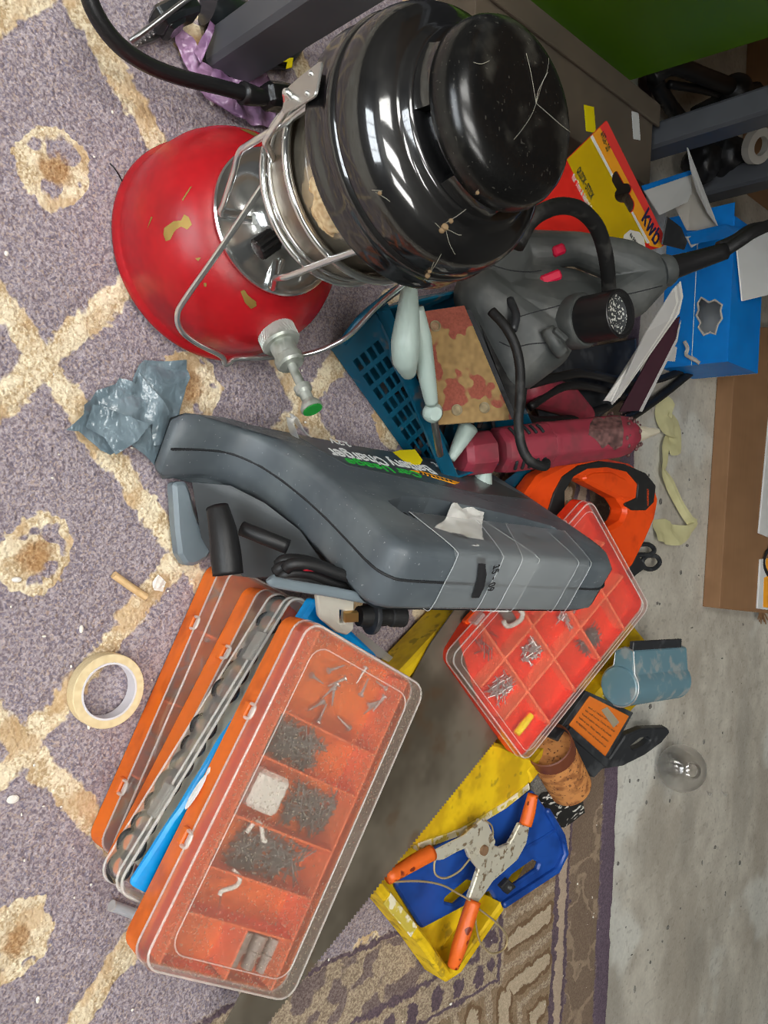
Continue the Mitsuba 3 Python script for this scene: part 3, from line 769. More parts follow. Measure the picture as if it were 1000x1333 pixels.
for j, (y0) in enumerate((.084, .098, .112)):
    one('wall_plug', ['grey wall plug nearest the middle of the top organiser', 'grey wall plug between the other two in the top organiser', 'grey wall plug nearest the edge of the top organiser'][j], 'wall plug', put(cat(tube([(.211, y0, .009), (.222, y0, .009), (.223, y0, .009), (.235, y0, .009)], [.0055, .0055, .0046, .0046], 12, 0), tube([(.2225, y0, .009), (.2245, y0, .009)], .0062, 12, 0)), M5), 'smoke_solid', 40)
mat('smoke_solid', C(150, 138, 126), 0.45)
# ================================================================ grey battery charger leaning on the stack
mat('charger_grey', proc(lambda p, n, uv: mix(C(80, 87, 92), C(98, 105, 108), smoothstep(.4, .8, fbm(p.x * 25, p.y * 25, p.z * 25, 4))) + smoothstep(.90, .94, noise(p.x * 500, p.y * 500, p.z * 500)) * 0.12), 0.42, bump=lambda p, n, uv: noise(p.x * 1500, p.y * 1500, p.z * 1500), bs=0.00012, eps=2e-4)
mat('charger_light', C(110, 121, 127), 0.4)
mat('charger_dark', C(62, 66, 68), 0.5)
mat('seam_dark', C(34, 36, 38), 0.7)
mat('label_dark', C(66, 70, 70), 0.25)
mat('paper_white', proc(lambda p, n, uv: mix(C(236, 234, 226), C(214, 208, 194), smoothstep(.5, .8, fbm(p.x * 60, p.y * 60, p.z * 60, 3)))), 0.7)
mat('ink', C(30, 30, 32), 0.7)
mat('ink_white', C(230, 232, 230), 0.6)
mat('ink_green', C(40, 170, 60), 0.6)
mat('sticker_yellow', C(250, 226, 10), 0.5)
mat('sticker_orange', C(240, 160, 20), 0.5)
mat('cable_black', C(24, 24, 25), 0.5)
mat('cable_red', C(170, 28, 46), 0.5)
film('clear_tape', C(206, 210, 210), 0.16, 0.12)
film('tape_edge', C(228, 230, 228), 0.42, 0.2)
lean, yaw = math.radians(28), math.radians(-3)
cu = A([math.cos(yaw), math.sin(yaw), 0]); cy = A([-math.sin(yaw), math.cos(yaw), 0])
cp = math.cos(lean) * cy + A([0, 0, math.sin(lean)]); cv = -math.sin(lean) * cy + A([0, 0, math.cos(lean)])
CM = np.eye(4); CM[:3, 0], CM[:3, 1], CM[:3, 2], CM[:3, 3] = cu, -cv, -cp, at(222, 585, .035)
CM[:3, 1], CM[:3, 2] = cv, np.cross(cu, cv)          # local z = -p ... see below
HT = .0265
zs = 1.0 if np.dot(CM[:3, 2], cp) > 0 else -1.0       # +1 when local z runs towards the label side
prof = [(0.001, -0.001), (.024, -.008), (.049, -.013), (.062, -.0115), (.072, -.005), (.082, .007), (.090, .030), (.0945, .06), (.0955, .09), (.0935, .125), (.0915, .15), (.0925, .164), (.099, .173), (.112, .177), (.18, .178), (.275, .178), (.36, .1785), (.380, .176), (.396, .169), (.408, .157), (.415, .142), (.417, .125), (.416, .10), (.411, .03), (.402, -.014), (.385, -.024), (.02, -.026), (.004, -.023), (0, -.014)]
cg = thing('battery_charger', 'dark grey battery charger with a taped handle leaning on the stacked organisers', 'battery charger')
body = bev(Polygon(prof).buffer(.003, quad_segs=3).buffer(-.003, quad_segs=3), -HT - (.005 if zs > 0 else 0), HT + (.005 if zs < 0 else 0), .009)
PM = CM @ trimesh.transformations.translation_matrix([0, 0, zs * HT])     # frame of the label face
rec_px = [(504, 652), (524, 646), (560, 648), (620, 660), (680, 674), (722, 686), (736, 697), (728, 706), (700, 709), (660, 708), (600, 698), (560, 685), (525, 668)]
rec = roundpoly(trace(PM, rec_px), .004)
cut = ext(rec, zs * HT - .016, zs * HT + .01) if zs > 0 else ext(rec, -HT - .01, -HT + .016)
body = tm(man(body) - man(cut))
body_w = put(body, CM)
part(cg, 'body', body_w, 'charger_grey', 50)
# seam between the two shells
sm = [(x, y) for x, y in prof[:22]]
part(cg, 'seam', put(tube([(x, y, 0) for x, y in sm], .0010, 6, 4), CM @ trimesh.transformations.translation_matrix([0, .0004, 0])), 'seam_dark', True)
# vent slots inside the recess
zf = zs * (HT - .016)
inv = np.linalg.inv(PM)
def on_label(px, py): return (inv @ np.append(onplane(px, py, PM[:3, 3], PM[:3, 2]), 1))[:2]
RM = CM @ trimesh.transformations.translation_matrix([0, 0, zf])
for x, y in [(516 + 8.2 * i, 661 + 1.6 * i) for i in range(9)] :
    q = trace(RM, [(x, y), (x, y + 7)]); c = A(q).mean(0)
    part(cg, 'vent_slot', put(box(c[0] - .0012, c[0] + .0012, c[1] - .008, c[1] + .008, -.0006, .0006, .0003), RM), 'seam_dark', 30)
for x in (681, 689):
    c = A(trace(RM, [(x, 690), (x, 700)])).mean(0)
    part(cg, 'vent_slot', put(box(c[0] - .0022, c[0] + .0022, c[1] - .014, c[1] + .014, -.0006, .0006, .0003), RM), 'seam_dark', 30)
# label with lettering, upside down for the viewer
lab = Polygon(trace(PM, [(384, 566), (452, 579), (600, 604), (690, 650), (625, 643), (452, 606), (430, 594)]))
e_ = zs * .0005
part(cg, 'label', put(ext(lab, min(0, e_), max(0, e_)), PM), 'label_dark', False, label='dark printed label')
TMf = PM if zs > 0 else PM @ np.diag([1, -1, -1, 1.0])
def lt(px, py):
    i = np.linalg.inv(TMf); return (i @ np.append(onplane(px, py, TMf[:3, 3], TMf[:3, 2]), 1))[:2]
def ltext(s, p, q, h, mt, nm):
    a, b = lt(*p), lt(*q); d = b - a
    part(cg + '__label', nm, text(TMf, s, h, *((a + b) / 2), z=.0007, ang=math.atan2(d[1], d[0]), width=np.linalg.norm(d)), mt, False)
ltext('Battery Charger', (560, 611), (428, 588), .018, 'ink_white', 'lettering')
ltext('Car Usage', (545, 618), (450, 600), .012, 'ink_green', 'lettering')
ltext('12V', (455, 580), (428, 574), .010, 'ink_white', 'lettering')
ltext('Fast', (600, 612), (565, 606), .012, 'ink_white', 'lettering')
part(cg, 'warning_strip', put(ext(Polygon(trace(PM, [(534, 613), (547, 614), (598, 629), (592, 631)])), min(0, e_ * 2), max(0, e_ * 2)), PM), 'sticker_orange', False)
for i in range(8):
    x = 545 + i * 5.6; part(cg + '__warning_strip', 'warning_stripe', put(ext(Polygon(trace(PM, [(x, 615.2 + i * 1.55), (x + 2.5, 616 + i * 1.55), (x + 4.5, 618.2 + i * 1.55), (x + 2, 617.6 + i * 1.55)])), min(0, e_ * 2.6), max(0, e_ * 2.6)), PM), 'ink', False)
pl_ = A(trace(PM, [(511, 589), (520, 588), (537, 592), (548, 604), (546, 607), (526, 604)]))
pm = ext(Polygon(pl_), 0, .0004); v, f = trimesh.remesh.subdivide_to_size(pm.vertices, pm.faces, .004); c = pl_.mean(0)
v[:, 2] += .006 * np.clip((v[:, 0] - pl_[:, 0].min()) / np.ptp(pl_[:, 0]), 0, 1) ** 2
pm = mesh(v, f); pm.apply_transform(np.diag([1, 1, zs, 1.0]))
part(cg, 'yellow_tag', put(pm, PM), 'sticker_yellow', False, label='crumpled yellow sticker')
cl = [at(384, 568, .045), at(380, 556, .058), at(378, 546, .064), at(383, 541, .066), at(387, 549, .062), at(392, 558, .055), at(402, 567, .047)]
part(cg, 'label_curl', tube(cl, .0045, 6, 6, flat=.12, up=cp), 'tape_edge', True, label='curled clear edge of the label')
# white paper label behind the tape
Q1 = Polygon(trace(PM, [(588, 656), (600, 654), (632, 664), (630, 712), (600, 709), (570, 694), (566, 685), (582, 673)]))
q1 = ext(Q1, -.0003, .0003); v, f = trimesh.remesh.subdivide_to_size(q1.vertices, q1.faces, .004); v[:, 2] += (meshkit.fbm(v * [60, 60, 0], 3, 8) - .5) * .012 - zs * .003
part(cg, 'paper_label', put(mesh(v, f), PM), 'paper_white', 40, label='crumpled white paper label')
ltext('5E3B', (606, 700), (590, 697), .006, 'ink', 'lettering')
part(cg, 'paper_label', hull([at(x, y, h) for x, y, h in ((526, 772, .155), (565, 779, .155), (664, 786, .150), (662, 797, .150), (618, 795, .150), (540, 788, .155), (526, 782, .155), (560, 772, .152), (650, 780, .147))]), 'paper_white', False)
# clear tape wound round the handle
def wrap(u0, u1, d, sl):
    V = []
    for t in np.linspace(0, 1, 9):
        u = u0 + (u1 - u0) * t
        sec = [(HT * zs, .118), (HT * zs, .172), (zs * (HT - .006), .1782), (0, .1785), (-zs * (HT - .006), .1782), (-HT * zs, .172), (-HT * zs, .13)]
        V.append(np.array([pt(CM, u + sl * (.178 - y) + .004 * math.sin(5 * t + y * 60), y + (d if y > .175 else 0), z + math.copysign(d, z) if abs(z) > .02 else z) for z, y in sec]))
    n, k = len(V), len(V[0]); f = []
    for i in range(n - 1):
        for j in range(k - 1):
            a = i * k + j; f += [(a, a + 1, a + k + 1), (a, a + k + 1, a + k)]
    return mesh(np.vstack(V), f), V
for u0, u1, d, sl in ((.155, .255, .0012, -.15), (.21, .315, .0016, .35), (.235, .335, .0020, .6)):
    m_, V = wrap(u0, u1, d, sl)
    tk = part(cg, 'clear_tape', m_, 'clear_tape', True, label='clear sticky tape wound round the handle')
    for e in (0, -1): part(tk, 'tape_edge', tube(V[e], .00035, 5, 3), 'tape_edge', True)
part(cg, 'marker_tape', decal(cat(body_w), [(619, 727), (628, 727), (631, 745), (628, 762), (621, 776), (611, 776), (617, 757), (620, 742)], .0026, 3), 'ink', False, label='black tape mark on the handle')
HM = frame(pt(CM, .2, .1805, 0), -cp, cu)
HM = frame(onplane(640, 752, pt(CM, .2, .1808, 0), cv), onplane(626, 772, pt(CM, .2, .1808, 0), cv) - onplane(634, 740, pt(CM, .2, .1808, 0), cv), onplane(650, 752, pt(CM, .2, .1808, 0), cv) - onplane(640, 752, pt(CM, .2, .1808, 0), cv))
if HM[:3, 2] @ cv < 0: HM = HM @ np.diag([1, -1, -1, 1.0])
part(cg, 'lettering', text(HM, '15 - 09', .007, -.002, -.001, .003, 0.0, width=.026), 'ink', False)
# foot, rear housing, clamp handle and cables
ft = [(223, 628), (227, 690), (231, 722), (240, 736), (252, 736), (268, 727), (276, 712), (262, 690), (252, 664), (246, 640), (240, 626)]
F1 = np.eye(4); F1[:3, 3] = at(240, 690, .012)
part(cg, 'foot', put(ext(roundpoly(trace(F1, ft), .004), -.010, .004, .003), F1), 'charger_light', 35, label='pale grey front foot')
rear = hull([at(x, y, h) for x, y, h in ((250, 628, .03), (300, 632, .05), (262, 700, .02), (290, 748, .02), (330, 752, .045), (400, 745, .075), (390, 690, .09), (345, 655, .07), (430, 745, .10), (300, 720, .012), (450, 740, .02), (420, 760, .06))])
part(cg, 'rear_housing', rear, 'charger_dark', 30)
part(cg, 'clamp_grip', tube([at(283, 660, .075), at(290, 690, .082), at(294, 720, .086), at(297, 748, .088)], [.0085, .0105, .0115, .0115], 14, 5), 'cable_black', True, label='black grip of a cable clamp')
part(cg, 'clamp_grip', tube([at(315, 688, .075), at(345, 700, .09), at(375, 712, .10)], .006, 12, 5), 'cable_black', True)
for j, (dx, dy, dz) in enumerate(((0, 0, 0), (-3, 9, .003), (4, 17, .006), (0, 24, .004), (10, 5, .014))):
    part(cg, 'cable_loop', tube([at(362 + dx, 736 + dy, .115 + dz), at(372 + dx, 729 + dy, .12 + dz), at(400 + dx, 731 + dy, .125 + dz), at(440 + dx, 745 + dy, .13 + dz), at(490 + dx, 762 + dy * .5, .13 + dz)], .0046, 10, 6), 'cable_black', True)
part(cg, 'cable_loop', tube([at(396, 738, .137), at(415, 740, .138), at(432, 746, .138)], .003, 10, 5), 'cable_red', True, label='red cable')
lip = [at(352, 752, .150), at(356, 757, .150), at(380, 762, .151), at(430, 770, .153), at(480, 779, .155), at(560, 786, .158)]
part(cg, 'rear_lip', tube(lip, .0040, 10, 6, flat=.6), 'charger_light', True)
# ================================================================ yellow tool tray, hand saw, red organiser
mat('tray_yellow', proc(lambda p, n, uv: mix(mix(C(226, 190, 24), C(196, 158, 20), smoothstep(.35, .7, fbm(p.x * 45, p.y * 45, p.z * 45, 4))), C(120, 96, 36), smoothstep(.62, .74, fbm(p.x * 90 + 5, p.y * 90, p.z * 90, 3)) * .55)), 0.5)
mat('tray_worn', proc(lambda p, n, uv: mix(C(196, 176, 70), C(226, 218, 188), smoothstep(.46, .56, fbm(p.x * 120, p.y * 120, p.z * 120, 3)))), 0.6)
mat('saw_steel', proc(lambda p, n, uv: mix(mix(C(128, 120, 106), C(94, 86, 74), smoothstep(.35, .7, fbm(p.x * 16, p.y * 16, p.z * 3, 4))), C(102, 74, 48), smoothstep(.58, .78, fbm(p.x * 30 + 7, p.y * 30, 3, 4)) * .5)), 0.45, 0.35)
mat('handle_orange', grime((236, 78, 20), (206, 62, 16), 50, .5, .85), 0.4)
mat('grip_black', C(34, 34, 34), 0.6)
zr = .036
tray = thing('tool_tray', 'worn yellow plastic tool tray under the saw and the red organiser', 'tool tray')
F0 = np.eye(4); F0[2, 3] = 0.0


def flat(pts, h): return [tuple(at(x, y, h)[:2]) for x, y in pts]


fl = Polygon(flat([(590, 1268), (652, 1180), (748, 1000), (868, 872), (800, 790), (640, 770), (515, 880), (430, 1030), (500, 1162)], .004)).buffer(.004)
part(tray, 'bottom', ext(fl, .0008, .0045, .001), 'tray_yellow', 30)


def wall(pts, w, h0, h1, mt, nm, b=.003):
    q = [at(x, y, h1)[:2] for x, y in pts]
    part(tray, nm, ext(LineString(q).buffer(w / 2, cap_style=2, join_style=1), h0, h1, b), mt, 35)


wall([(492, 1150), (520, 1185), (552, 1225), (585, 1272), (600, 1262), (656, 1180)], .012, .001, zr, 'tray_yellow', 'side_wall')
wall([(505, 1170), (540, 1213)], .0125, zr - .002, zr + .0008, 'tray_worn', 'worn_rim', .0008)
wall([(690, 1012), (712, 984), (750, 942), (800, 890), (850, 868), (870, 850)], .020, .001, .040, 'tray_yellow', 'side_wall')
wall([(702, 1004), (716, 986), (750, 948), (790, 905)], .008, .038, .0408, 'tray_worn', 'worn_rim', .0008)
wall([(480, 930), (530, 877), (600, 800), (640, 768)], .016, .001, .040, 'tray_yellow', 'side_wall')
wall([(562, 842), (585, 818)], .008, .039, .0408, 'tray_worn', 'worn_rim', .0008)
blk = roundpoly(flat([(540, 1103), (600, 1082), (660, 1046), (688, 1024), (700, 1000), (692, 986), (650, 968), (600, 960), (470, 1110)], .038), .006)
part(tray, 'centre_block', ext(blk, .001, .038, .004), 'tray_yellow', 35)
bw = LineString(flat([(545, 1103), (602, 1083), (660, 1048), (690, 1024)], .037)).buffer(.004, cap_style=2)
part(tray, 'worn_rim', ext(bw, .004, .0372, .001), 'tray_worn', 35, label='scuffed front of the middle block')

# ---- saw
SP = frame3(at(320, 1330, .052), at(640, 965, .0415), at(600, 880, .0415))
saw = thing('hand_saw', 'hand saw with a grey toothed blade and orange black handle lying across the tray', 'saw')
tooth = trace(SP, [(330, 1352), (640, 965), (818, 748)]); back = trace(SP, [(700, 640), (560, 838), (282, 1352)])
a, b = A(tooth[0]), A(tooth[2]); Lb = np.linalg.norm(b - a); d = (b - a) / Lb; nn = A([-d[1], d[0]])
if np.dot(A(back[1]) - a, nn) > 0: nn = -nn
n_t = int(Lb / .0042); edge = []
for i in range(n_t):
    t = i / n_t * Lb; edge += [a + d * t, a + d * (t + Lb / n_t * .5) + nn * .0026]
blade = Polygon([tuple(x) for x in edge] + [tuple(b)] + back).buffer(0)
part(saw, 'blade', put(ext(blade, -.0007, .0007), SP), 'saw_steel', False, label='grey steel blade with fine teeth')
HP = frame3(at(745, 640, .058), at(850, 640, .062), at(780, 720, .058))
hup = 1 if HP[2, 2] > 0 else -1
def hz(q, a, b_, bv): return put(ext(q, min(a * hup, b_ * hup), max(a * hup, b_ * hup), bv), HP)
out_px = [(676, 652), (700, 618), (735, 600), (775, 594), (820, 604), (848, 626), (855, 650), (850, 676), (838, 704), (820, 740), (790, 760), (740, 740), (700, 700)]
hole_px = [(733, 640), (742, 624), (752, 622), (772, 633), (800, 646), (812, 664), (806, 678), (786, 690), (756, 700), (738, 672)]
hp = roundpoly(trace(HP, out_px), .008).difference(roundpoly(trace(HP, hole_px), .006))
part(saw, 'handle', hz(hp, -.022, .004, .005), 'handle_orange', 35, label='orange plastic handle')
bp = [(708, 668), (716, 642), (728, 620), (748, 606), (775, 600), (808, 604), (836, 616), (849, 632), (846, 654), (836, 664), (818, 664), (806, 656), (824, 648), (826, 630), (812, 614), (786, 608), (760, 610), (742, 620), (730, 640), (730, 668), (720, 682)]
part(saw, 'grip', hz(roundpoly(trace(HP, bp), .002), .003, .0062, .001), 'grip_black', 35, label='black rubber grip')
gp = [(750, 622), (768, 612), (792, 612), (812, 622), (824, 638), (818, 652), (800, 648), (775, 636)]
part(saw, 'finger_rest', hz(roundpoly(trace(HP, gp), .005), -.016, .0055, .004), 'handle_orange', 35)
HU = HP if hup > 0 else HP @ np.diag([1, -1, -1, 1.0])
tq = A(trace(HU, [(838, 636), (838, 658)])); dq = tq[1] - tq[0]
part(saw, 'lettering', text(HU, 'HARDPOINT', .004, *tq.mean(0), z=.0063, ang=math.atan2(dq[1], dq[0]) + math.pi, width=np.linalg.norm(dq)), 'handle_orange', False)

mat('divider_red', C(250, 124, 84), 0.5)
# ---- red organiser
XR, YR = A([.704, -.707, .07]), A([.683, .70, .207]); OR = A([.6258, -.1471, .058])
MR = frame(OR, XR, YR)
TR_ = .026
sgn = 1 if MR[2, 2] > 0 else -1
if sgn < 0:                       # keep z up: swap the roles of the sides
    MR = frame(OR + nrm(YR) * .25, XR, -YR); flipY = True
MR = MR @ trimesh.transformations.translation_matrix([0, 0, -TR_])
LR, WR = .18, .25
kr = organiser(MR, 'small red organiser box with twelve compartments and scratched clear lid on the saw', LR, WR, TR_, .014, 'red_plastic', ((.062, .118), .012, .24), [(WR * k / 5 + .004, .004, .176) for k in (1, 2, 3, 4)], 0, [], dw=.0015, haze='lid_haze_thin', wall_in='divider_red', ridge=.008)


def rloc(px, py, z=.004):
    """point of the red box's inner floor seen there"""
    o = pt(MR, 0, 0, z); return (np.linalg.inv(MR) @ np.append(onplane(px, py, o, MR[:3, 2]), 1))[:3]


for y in (.055, .2):
    part(kr, 'catch', put(cat(box(-.004, .001, y - .008, y + .008, .006, .024, .0012)), MR), 'clear_edge', 30)
    part(kr, 'hinge_tab', put(box(-.005, .001, y - .011, y + .011, .004, .012, .0012), MR), 'handle_orange', 30)
for nm, lab, p_, r_, n_, fn, mt, sd in (('screw_heap', 'silver screws in the middle compartment of the red organiser', (692, 845), .011, 26, screw, 'steel_bits', 11), ('nail_heap', 'thin silver nails in the left compartment of the red organiser', (650, 893), .011, 60, nail, 'steel_bits', 12),
                                        ('screw_heap', 'silver screws half under the charger in the red organiser', (733, 800), .011, 20, screw, 'steel_bits', 13), ('nail_heap', 'dark panel pins in the right compartment of the red organiser', (765, 832), .011, 90, nail, 'dark_bits', 14),
                                        ('nail_heap', 'few loose pins in the corner compartment of the red organiser', (630, 838), .012, 12, nail, 'dark_bits', 15)):
    c = rloc(*p_)
    one(nm, lab, 'screws' if 'screw' in nm else 'nails', cat(scatter(MR, c[0] - r_, c[0] + r_, c[1] - r_ * 1.2, c[1] + r_ * 1.2, .005, n_, fn, sd)), mt, False, kind='stuff')
c0_, c1_ = rloc(672, 955, .012), rloc(692, 930, .012)
one('yellow_plug', 'yellow plastic wall plug in the bottom compartment of the red organiser', 'wall plug', put(tube([c0_, c0_ * .5 + c1_ * .5, c1_], [.0042, .0046, .0034], 8, 0), MR), 'sticker_yellow', 40)
hkm = thing('cup_hook', 'white coated hook in the red organiser beside the charger', 'hook')
hq = [rloc(655, 808, .02), rloc(660, 815, .02), rloc(670, 812, .02), rloc(678, 806, .02), rloc(680, 798, .02), rloc(676, 794, .018)]
part(hkm, 'body', put(tube(hq, .0028, 8, 6), MR), 'white_bits', True)
one('tile_spacer', 'dark grey rubber piece beside the white hook in the red organiser', 'rubber piece', put(rough(box(*(lambda c: (c[0] - .012, c[0] + .012, c[1] - .006, c[1] + .006))(rloc(658, 800)), .003, .012, .002), .001, 200, 4, .003), MR), 'dark_bits', 40)
# ================================================================ things around the tray
mat('blue_plastic', proc(lambda p, n, uv: mix(C(28, 72, 150), C(22, 56, 122), smoothstep(.4, .75, fbm(p.x * 40, p.y * 40, p.z * 40, 3)))), 0.35)
mat('clamp_zinc', proc(lambda p, n, uv: mix(C(212, 206, 186), C(136, 118, 92), smoothstep(.56, .74, fbm(p.x * 190, p.y * 190, p.z * 190, 3)))), 0.45, 0.35)
mat('grip_orange', proc(lambda p, n, uv: mix(C(222, 100, 32), C(120, 44, 22), smoothstep(.66, .72, fbm(p.x * 130, p.y * 130, p.z * 130, 2)))), 0.45)
mat('wire_tan', C(196, 176, 136), 0.4, 0.5)
mat('rust', C(120, 92, 66), 0.8)
bl = thing('blue_scraper', 'dark blue plastic guard with a slot lying in the end of the yellow tray', 'plastic guard')
BF = frame3(at(560, 1180, .012), at(720, 1095, .034), at(660, 1060, .026))
bo = roundpoly(trace(BF, [(510, 1150), (547, 1208), (600, 1180), (636, 1158), (646, 1176), (722, 1132), (734, 1110), (730, 1086), (712, 1056), (692, 1028), (640, 1058), (560, 1106)]), .006)
sl = roundpoly(trace(BF, [(655, 1150), (664, 1138), (692, 1118), (700, 1122), (697, 1130), (668, 1150)]), .0025)
s2 = roundpoly(trace(BF, [(572, 1172), (606, 1144), (622, 1148), (590, 1176)]), .003)
part(bl, 'plate', put(ext(bo.difference(sl).difference(s2), -.004, .004, .0025), BF), 'blue_plastic', 35)
part(bl, 'raised_edge', put(ext(LineString(trace(BF, [(652, 1174), (720, 1130), (731, 1108), (727, 1086), (708, 1054)])).buffer(.004, cap_style=1), .002, .010, .002), BF), 'blue_plastic', 35)
part(bl, 'raised_edge', put(ext(LineString(trace(BF, [(640, 1125), (700, 1092), (722, 1078)])).buffer(.003), .002, .007, .002), BF), 'blue_plastic', 35)
part(bl, 'latch', put(ext(roundpoly(trace(BF, [(644, 1150), (654, 1140), (664, 1150), (653, 1160)]), .001), .003, .011, .0012), BF), 'grip_black', 35)
q = A(trace(BF, [(654, 1150)]))[0]; part(bl, 'screw', put(shift(trimesh.creation.cylinder(.0022, .003, sections=16), q[0], q[1], .012), BF), 'chrome', 30)
cl = thing('spring_clamp', 'metal spring clamp with orange dipped handles resting on the blue guard', 'clamp')
KF = frame3(at(622, 1105, .050), at(700, 1075, .052), at(640, 1170, .046))
p1 = [(603, 1092), (612, 1080), (624, 1074), (634, 1084), (642, 1100), (652, 1104), (664, 1099), (670, 1088), (678, 1072), (690, 1076), (686, 1098), (674, 1120), (656, 1136), (642, 1148), (630, 1166), (622, 1176), (611, 1170), (618, 1150), (624, 1132), (612, 1117)]
up = 1 if KF[2, 2] > 0 else -1
part(cl, 'jaw_plate', put(ext(roundpoly(trace(KF, p1), .002), -.006 * (up > 0) - .0 , .006 * (up < 0) + .003 * (up > 0), .0012), KF), 'clamp_zinc', 30)
p2 = [(556, 1118), (560, 1104), (584, 1092), (600, 1084), (622, 1064), (630, 1068), (640, 1092), (634, 1112), (622, 1116), (604, 1100), (590, 1106), (572, 1116)]
part(cl, 'jaw_plate', put(shift(ext(roundpoly(trace(KF, p2), .002), 0, .003, .001), z=.0035 * up if up > 0 else -.0065), KF), 'clamp_zinc', 30)
part(cl, 'rivet', put(shift(trimesh.creation.cylinder(.0055, .006, sections=24), *A(trace(KF, [(623, 1103)]))[0], z=.007 * up), KF), 'rust', 30)
for pth, r in (([(684, 1074, .052), (689, 1056, .053), (694, 1034, .054)], [.0075, .0075, .006]), ([(617, 1172, .046), (608, 1200, .046), (598, 1232, .044), (590, 1258, .040)], [.0082, .0085, .0085, .0065]), ([(562, 1110, .050), (540, 1122, .048), (505, 1143, .046)], [.0082, .008, .0065])):
    part(cl, 'grip', tube([at(*q) for q in pth], r, 14, 6), 'grip_orange', True, label='orange dipped grip')
for w in ([(512, 1148, .05), (545, 1147, .05), (575, 1152, .05), (598, 1164, .05), (612, 1172, .05)], [(622, 1182, .046), (645, 1200, .04), (660, 1220, .036), (656, 1236, .034), (640, 1241, .034), (626, 1228, .036), (620, 1205, .042), (619, 1185, .046)],
          [(612, 1118, .056), (598, 1134, .056), (580, 1143, .054), (567, 1138, .052), (566, 1122, .052), (573, 1111, .054), (588, 1106, .054)], [(632, 1068, .05), (640, 1075, .05), (642, 1086, .05), (640, 1090, .05)]):
    part(cl, 'wire', tube([at(*q) for q in w], .0011, 7, 8), 'wire_tan', True)
# mallet
mat('cork', proc(lambda p, n, uv: mix(mix(C(196, 132, 74), C(150, 92, 48), smoothstep(.4, .7, fbm(p.x * 120, p.y * 120, p.z * 60, 3))), C(92, 56, 34), smoothstep(.74, .8, noise(p.x * 400, p.y * 400, p.z * 400)) * .8)), 0.75)
mat('brown_band', C(104, 56, 36), 0.5)
mat('worn_black', proc(lambda p, n, uv: mix(C(34, 34, 33), C(214, 212, 204), smoothstep(.60, .66, fbm(p.x * 110, p.y * 260, p.z * 110, 3)))), 0.45)
ml = thing('mallet', 'old mallet with a cork brown round handle and chipped black head beside the tray', 'mallet')
q0, q1 = at(716, 975, .045), at(741, 1022, .035)
ZF = frame(q0, q1 - q0, [0, 0, 1]) @ A([[0, 0, 1, 0], [1, 0, 0, 0], [0, 1, 0, 0], [0, 0, 0, 1.0]]); Lz = np.linalg.norm(q1 - q0)
part(ml, 'handle', put(lathe([(0, 0), (.029, 0), (.0292, Lz * .2), (.0285, Lz), (.027, Lz + .002), (0, Lz + .002)], 40), ZF), 'cork', 40)
part(ml, 'band', put(lathe([(.0285, -.012), (.0302, -.011), (.0305, .002), (.030, .008), (.028, .009)], 40), ZF), 'brown_band', 40)
part(ml, 'head', rough(hull([at(x, y, h) for x, y, h in ((696, 1040, .018), (702, 1072, .018), (735, 1078, .010), (762, 1058, .008), (758, 1040, .022), (735, 1030, .030), (706, 1032, .028), (700, 1060, 0.0), (755, 1062, 0.0), (730, 1030, .0))]), .0012, 90, 3, .005), 'worn_black', 35)
part(ml, 'wedge', hull([at(x, y, h) for x, y, h in ((692, 1000, .03), (712, 1010, .034), (728, 1026, .03), (722, 1044, .022), (706, 1046, .02), (690, 1030, .024), (700, 1020, .004), (715, 1040, .004))]), 'dark_bits', 20)
# black tool with orange label
mat('tool_black', proc(lambda p, n, uv: mix(C(40, 42, 45), C(66, 68, 70), smoothstep(.5, .8, fbm(p.x * 60, p.y * 60, p.z * 60, 3)))), 0.45)
mat('label_orange', C(214, 112, 36), 0.5)
mat('tape_silver', C(190, 176, 150), 0.35, 0.4)
tb = thing('black_tool', 'black plastic tool with an orange instruction label and a holed handle beside the mallet', 'tool')
GF = frame3(at(775, 950, .052), at(810, 925, .056), at(788, 990, .050))
up = 1 if GF[2, 2] > 0 else -1
def slab(pts, z0, z1, b=.001, r=.001): 
    q = roundpoly(trace(GF, pts), r); return put(ext(q, min(z0 * up, z1 * up), max(z0 * up, z1 * up), b), GF)
part(tb, 'body', slab([(733, 945), (765, 900), (826, 928), (789, 996)], -.03, -.001), 'tool_black', 30)
part(tb, 'frame_bar', slab([(722, 962), (738, 944), (791, 992), (772, 1012)], -.026, .002), 'tool_black', 30)
part(tb, 'frame_bar', slab([(733, 952), (740, 945), (792, 990), (786, 998)], .0, .006), 'tool_black', 30)
part(tb, 'label_plate', slab([(741, 944), (768, 906), (819, 932), (787, 986)], -.001, .0005, .0003), 'label_orange', False, label='orange instruction label')
part(tb, 'tape_piece', slab([(782, 924), (790, 920), (806, 940), (798, 947)], .0004, .0012, .0003), 'tape_silver', False)
U = GF if up > 0 else GF @ np.diag([1, -1, -1, 1.0])
def gp2(x, y): return (np.linalg.inv(U) @ np.append(onplane(x, y, U[:3, 3], U[:3, 2]), 1))[:2]
for i, s_ in enumerate(('WARNING: read all instructions', 'before use. Wear safety glasses.', 'Keep fingers clear of the blade.', 'Do not force. Store dry and', 'out of reach of children.')):
    f_ = (i + 1) / 6.2; a_, b_ = gp2(744 + 40 * f_ * .62, 942 - 32 * f_ * .9), gp2(786 + 26 * f_ * .9, 980 - 46 * f_ * .9); d_ = b_ - a_
    part(tb, 'lettering', text(U, s_, .0022, *((a_ + b_) / 2), z=.0006, d=.0002, ang=math.atan2(d_[1], d_[0]), width=np.linalg.norm(d_) * .92, bold=False), 'ink', False)
HB = frame3(at(800, 990, .02), at(868, 952, .03), at(840, 940, .035)); 
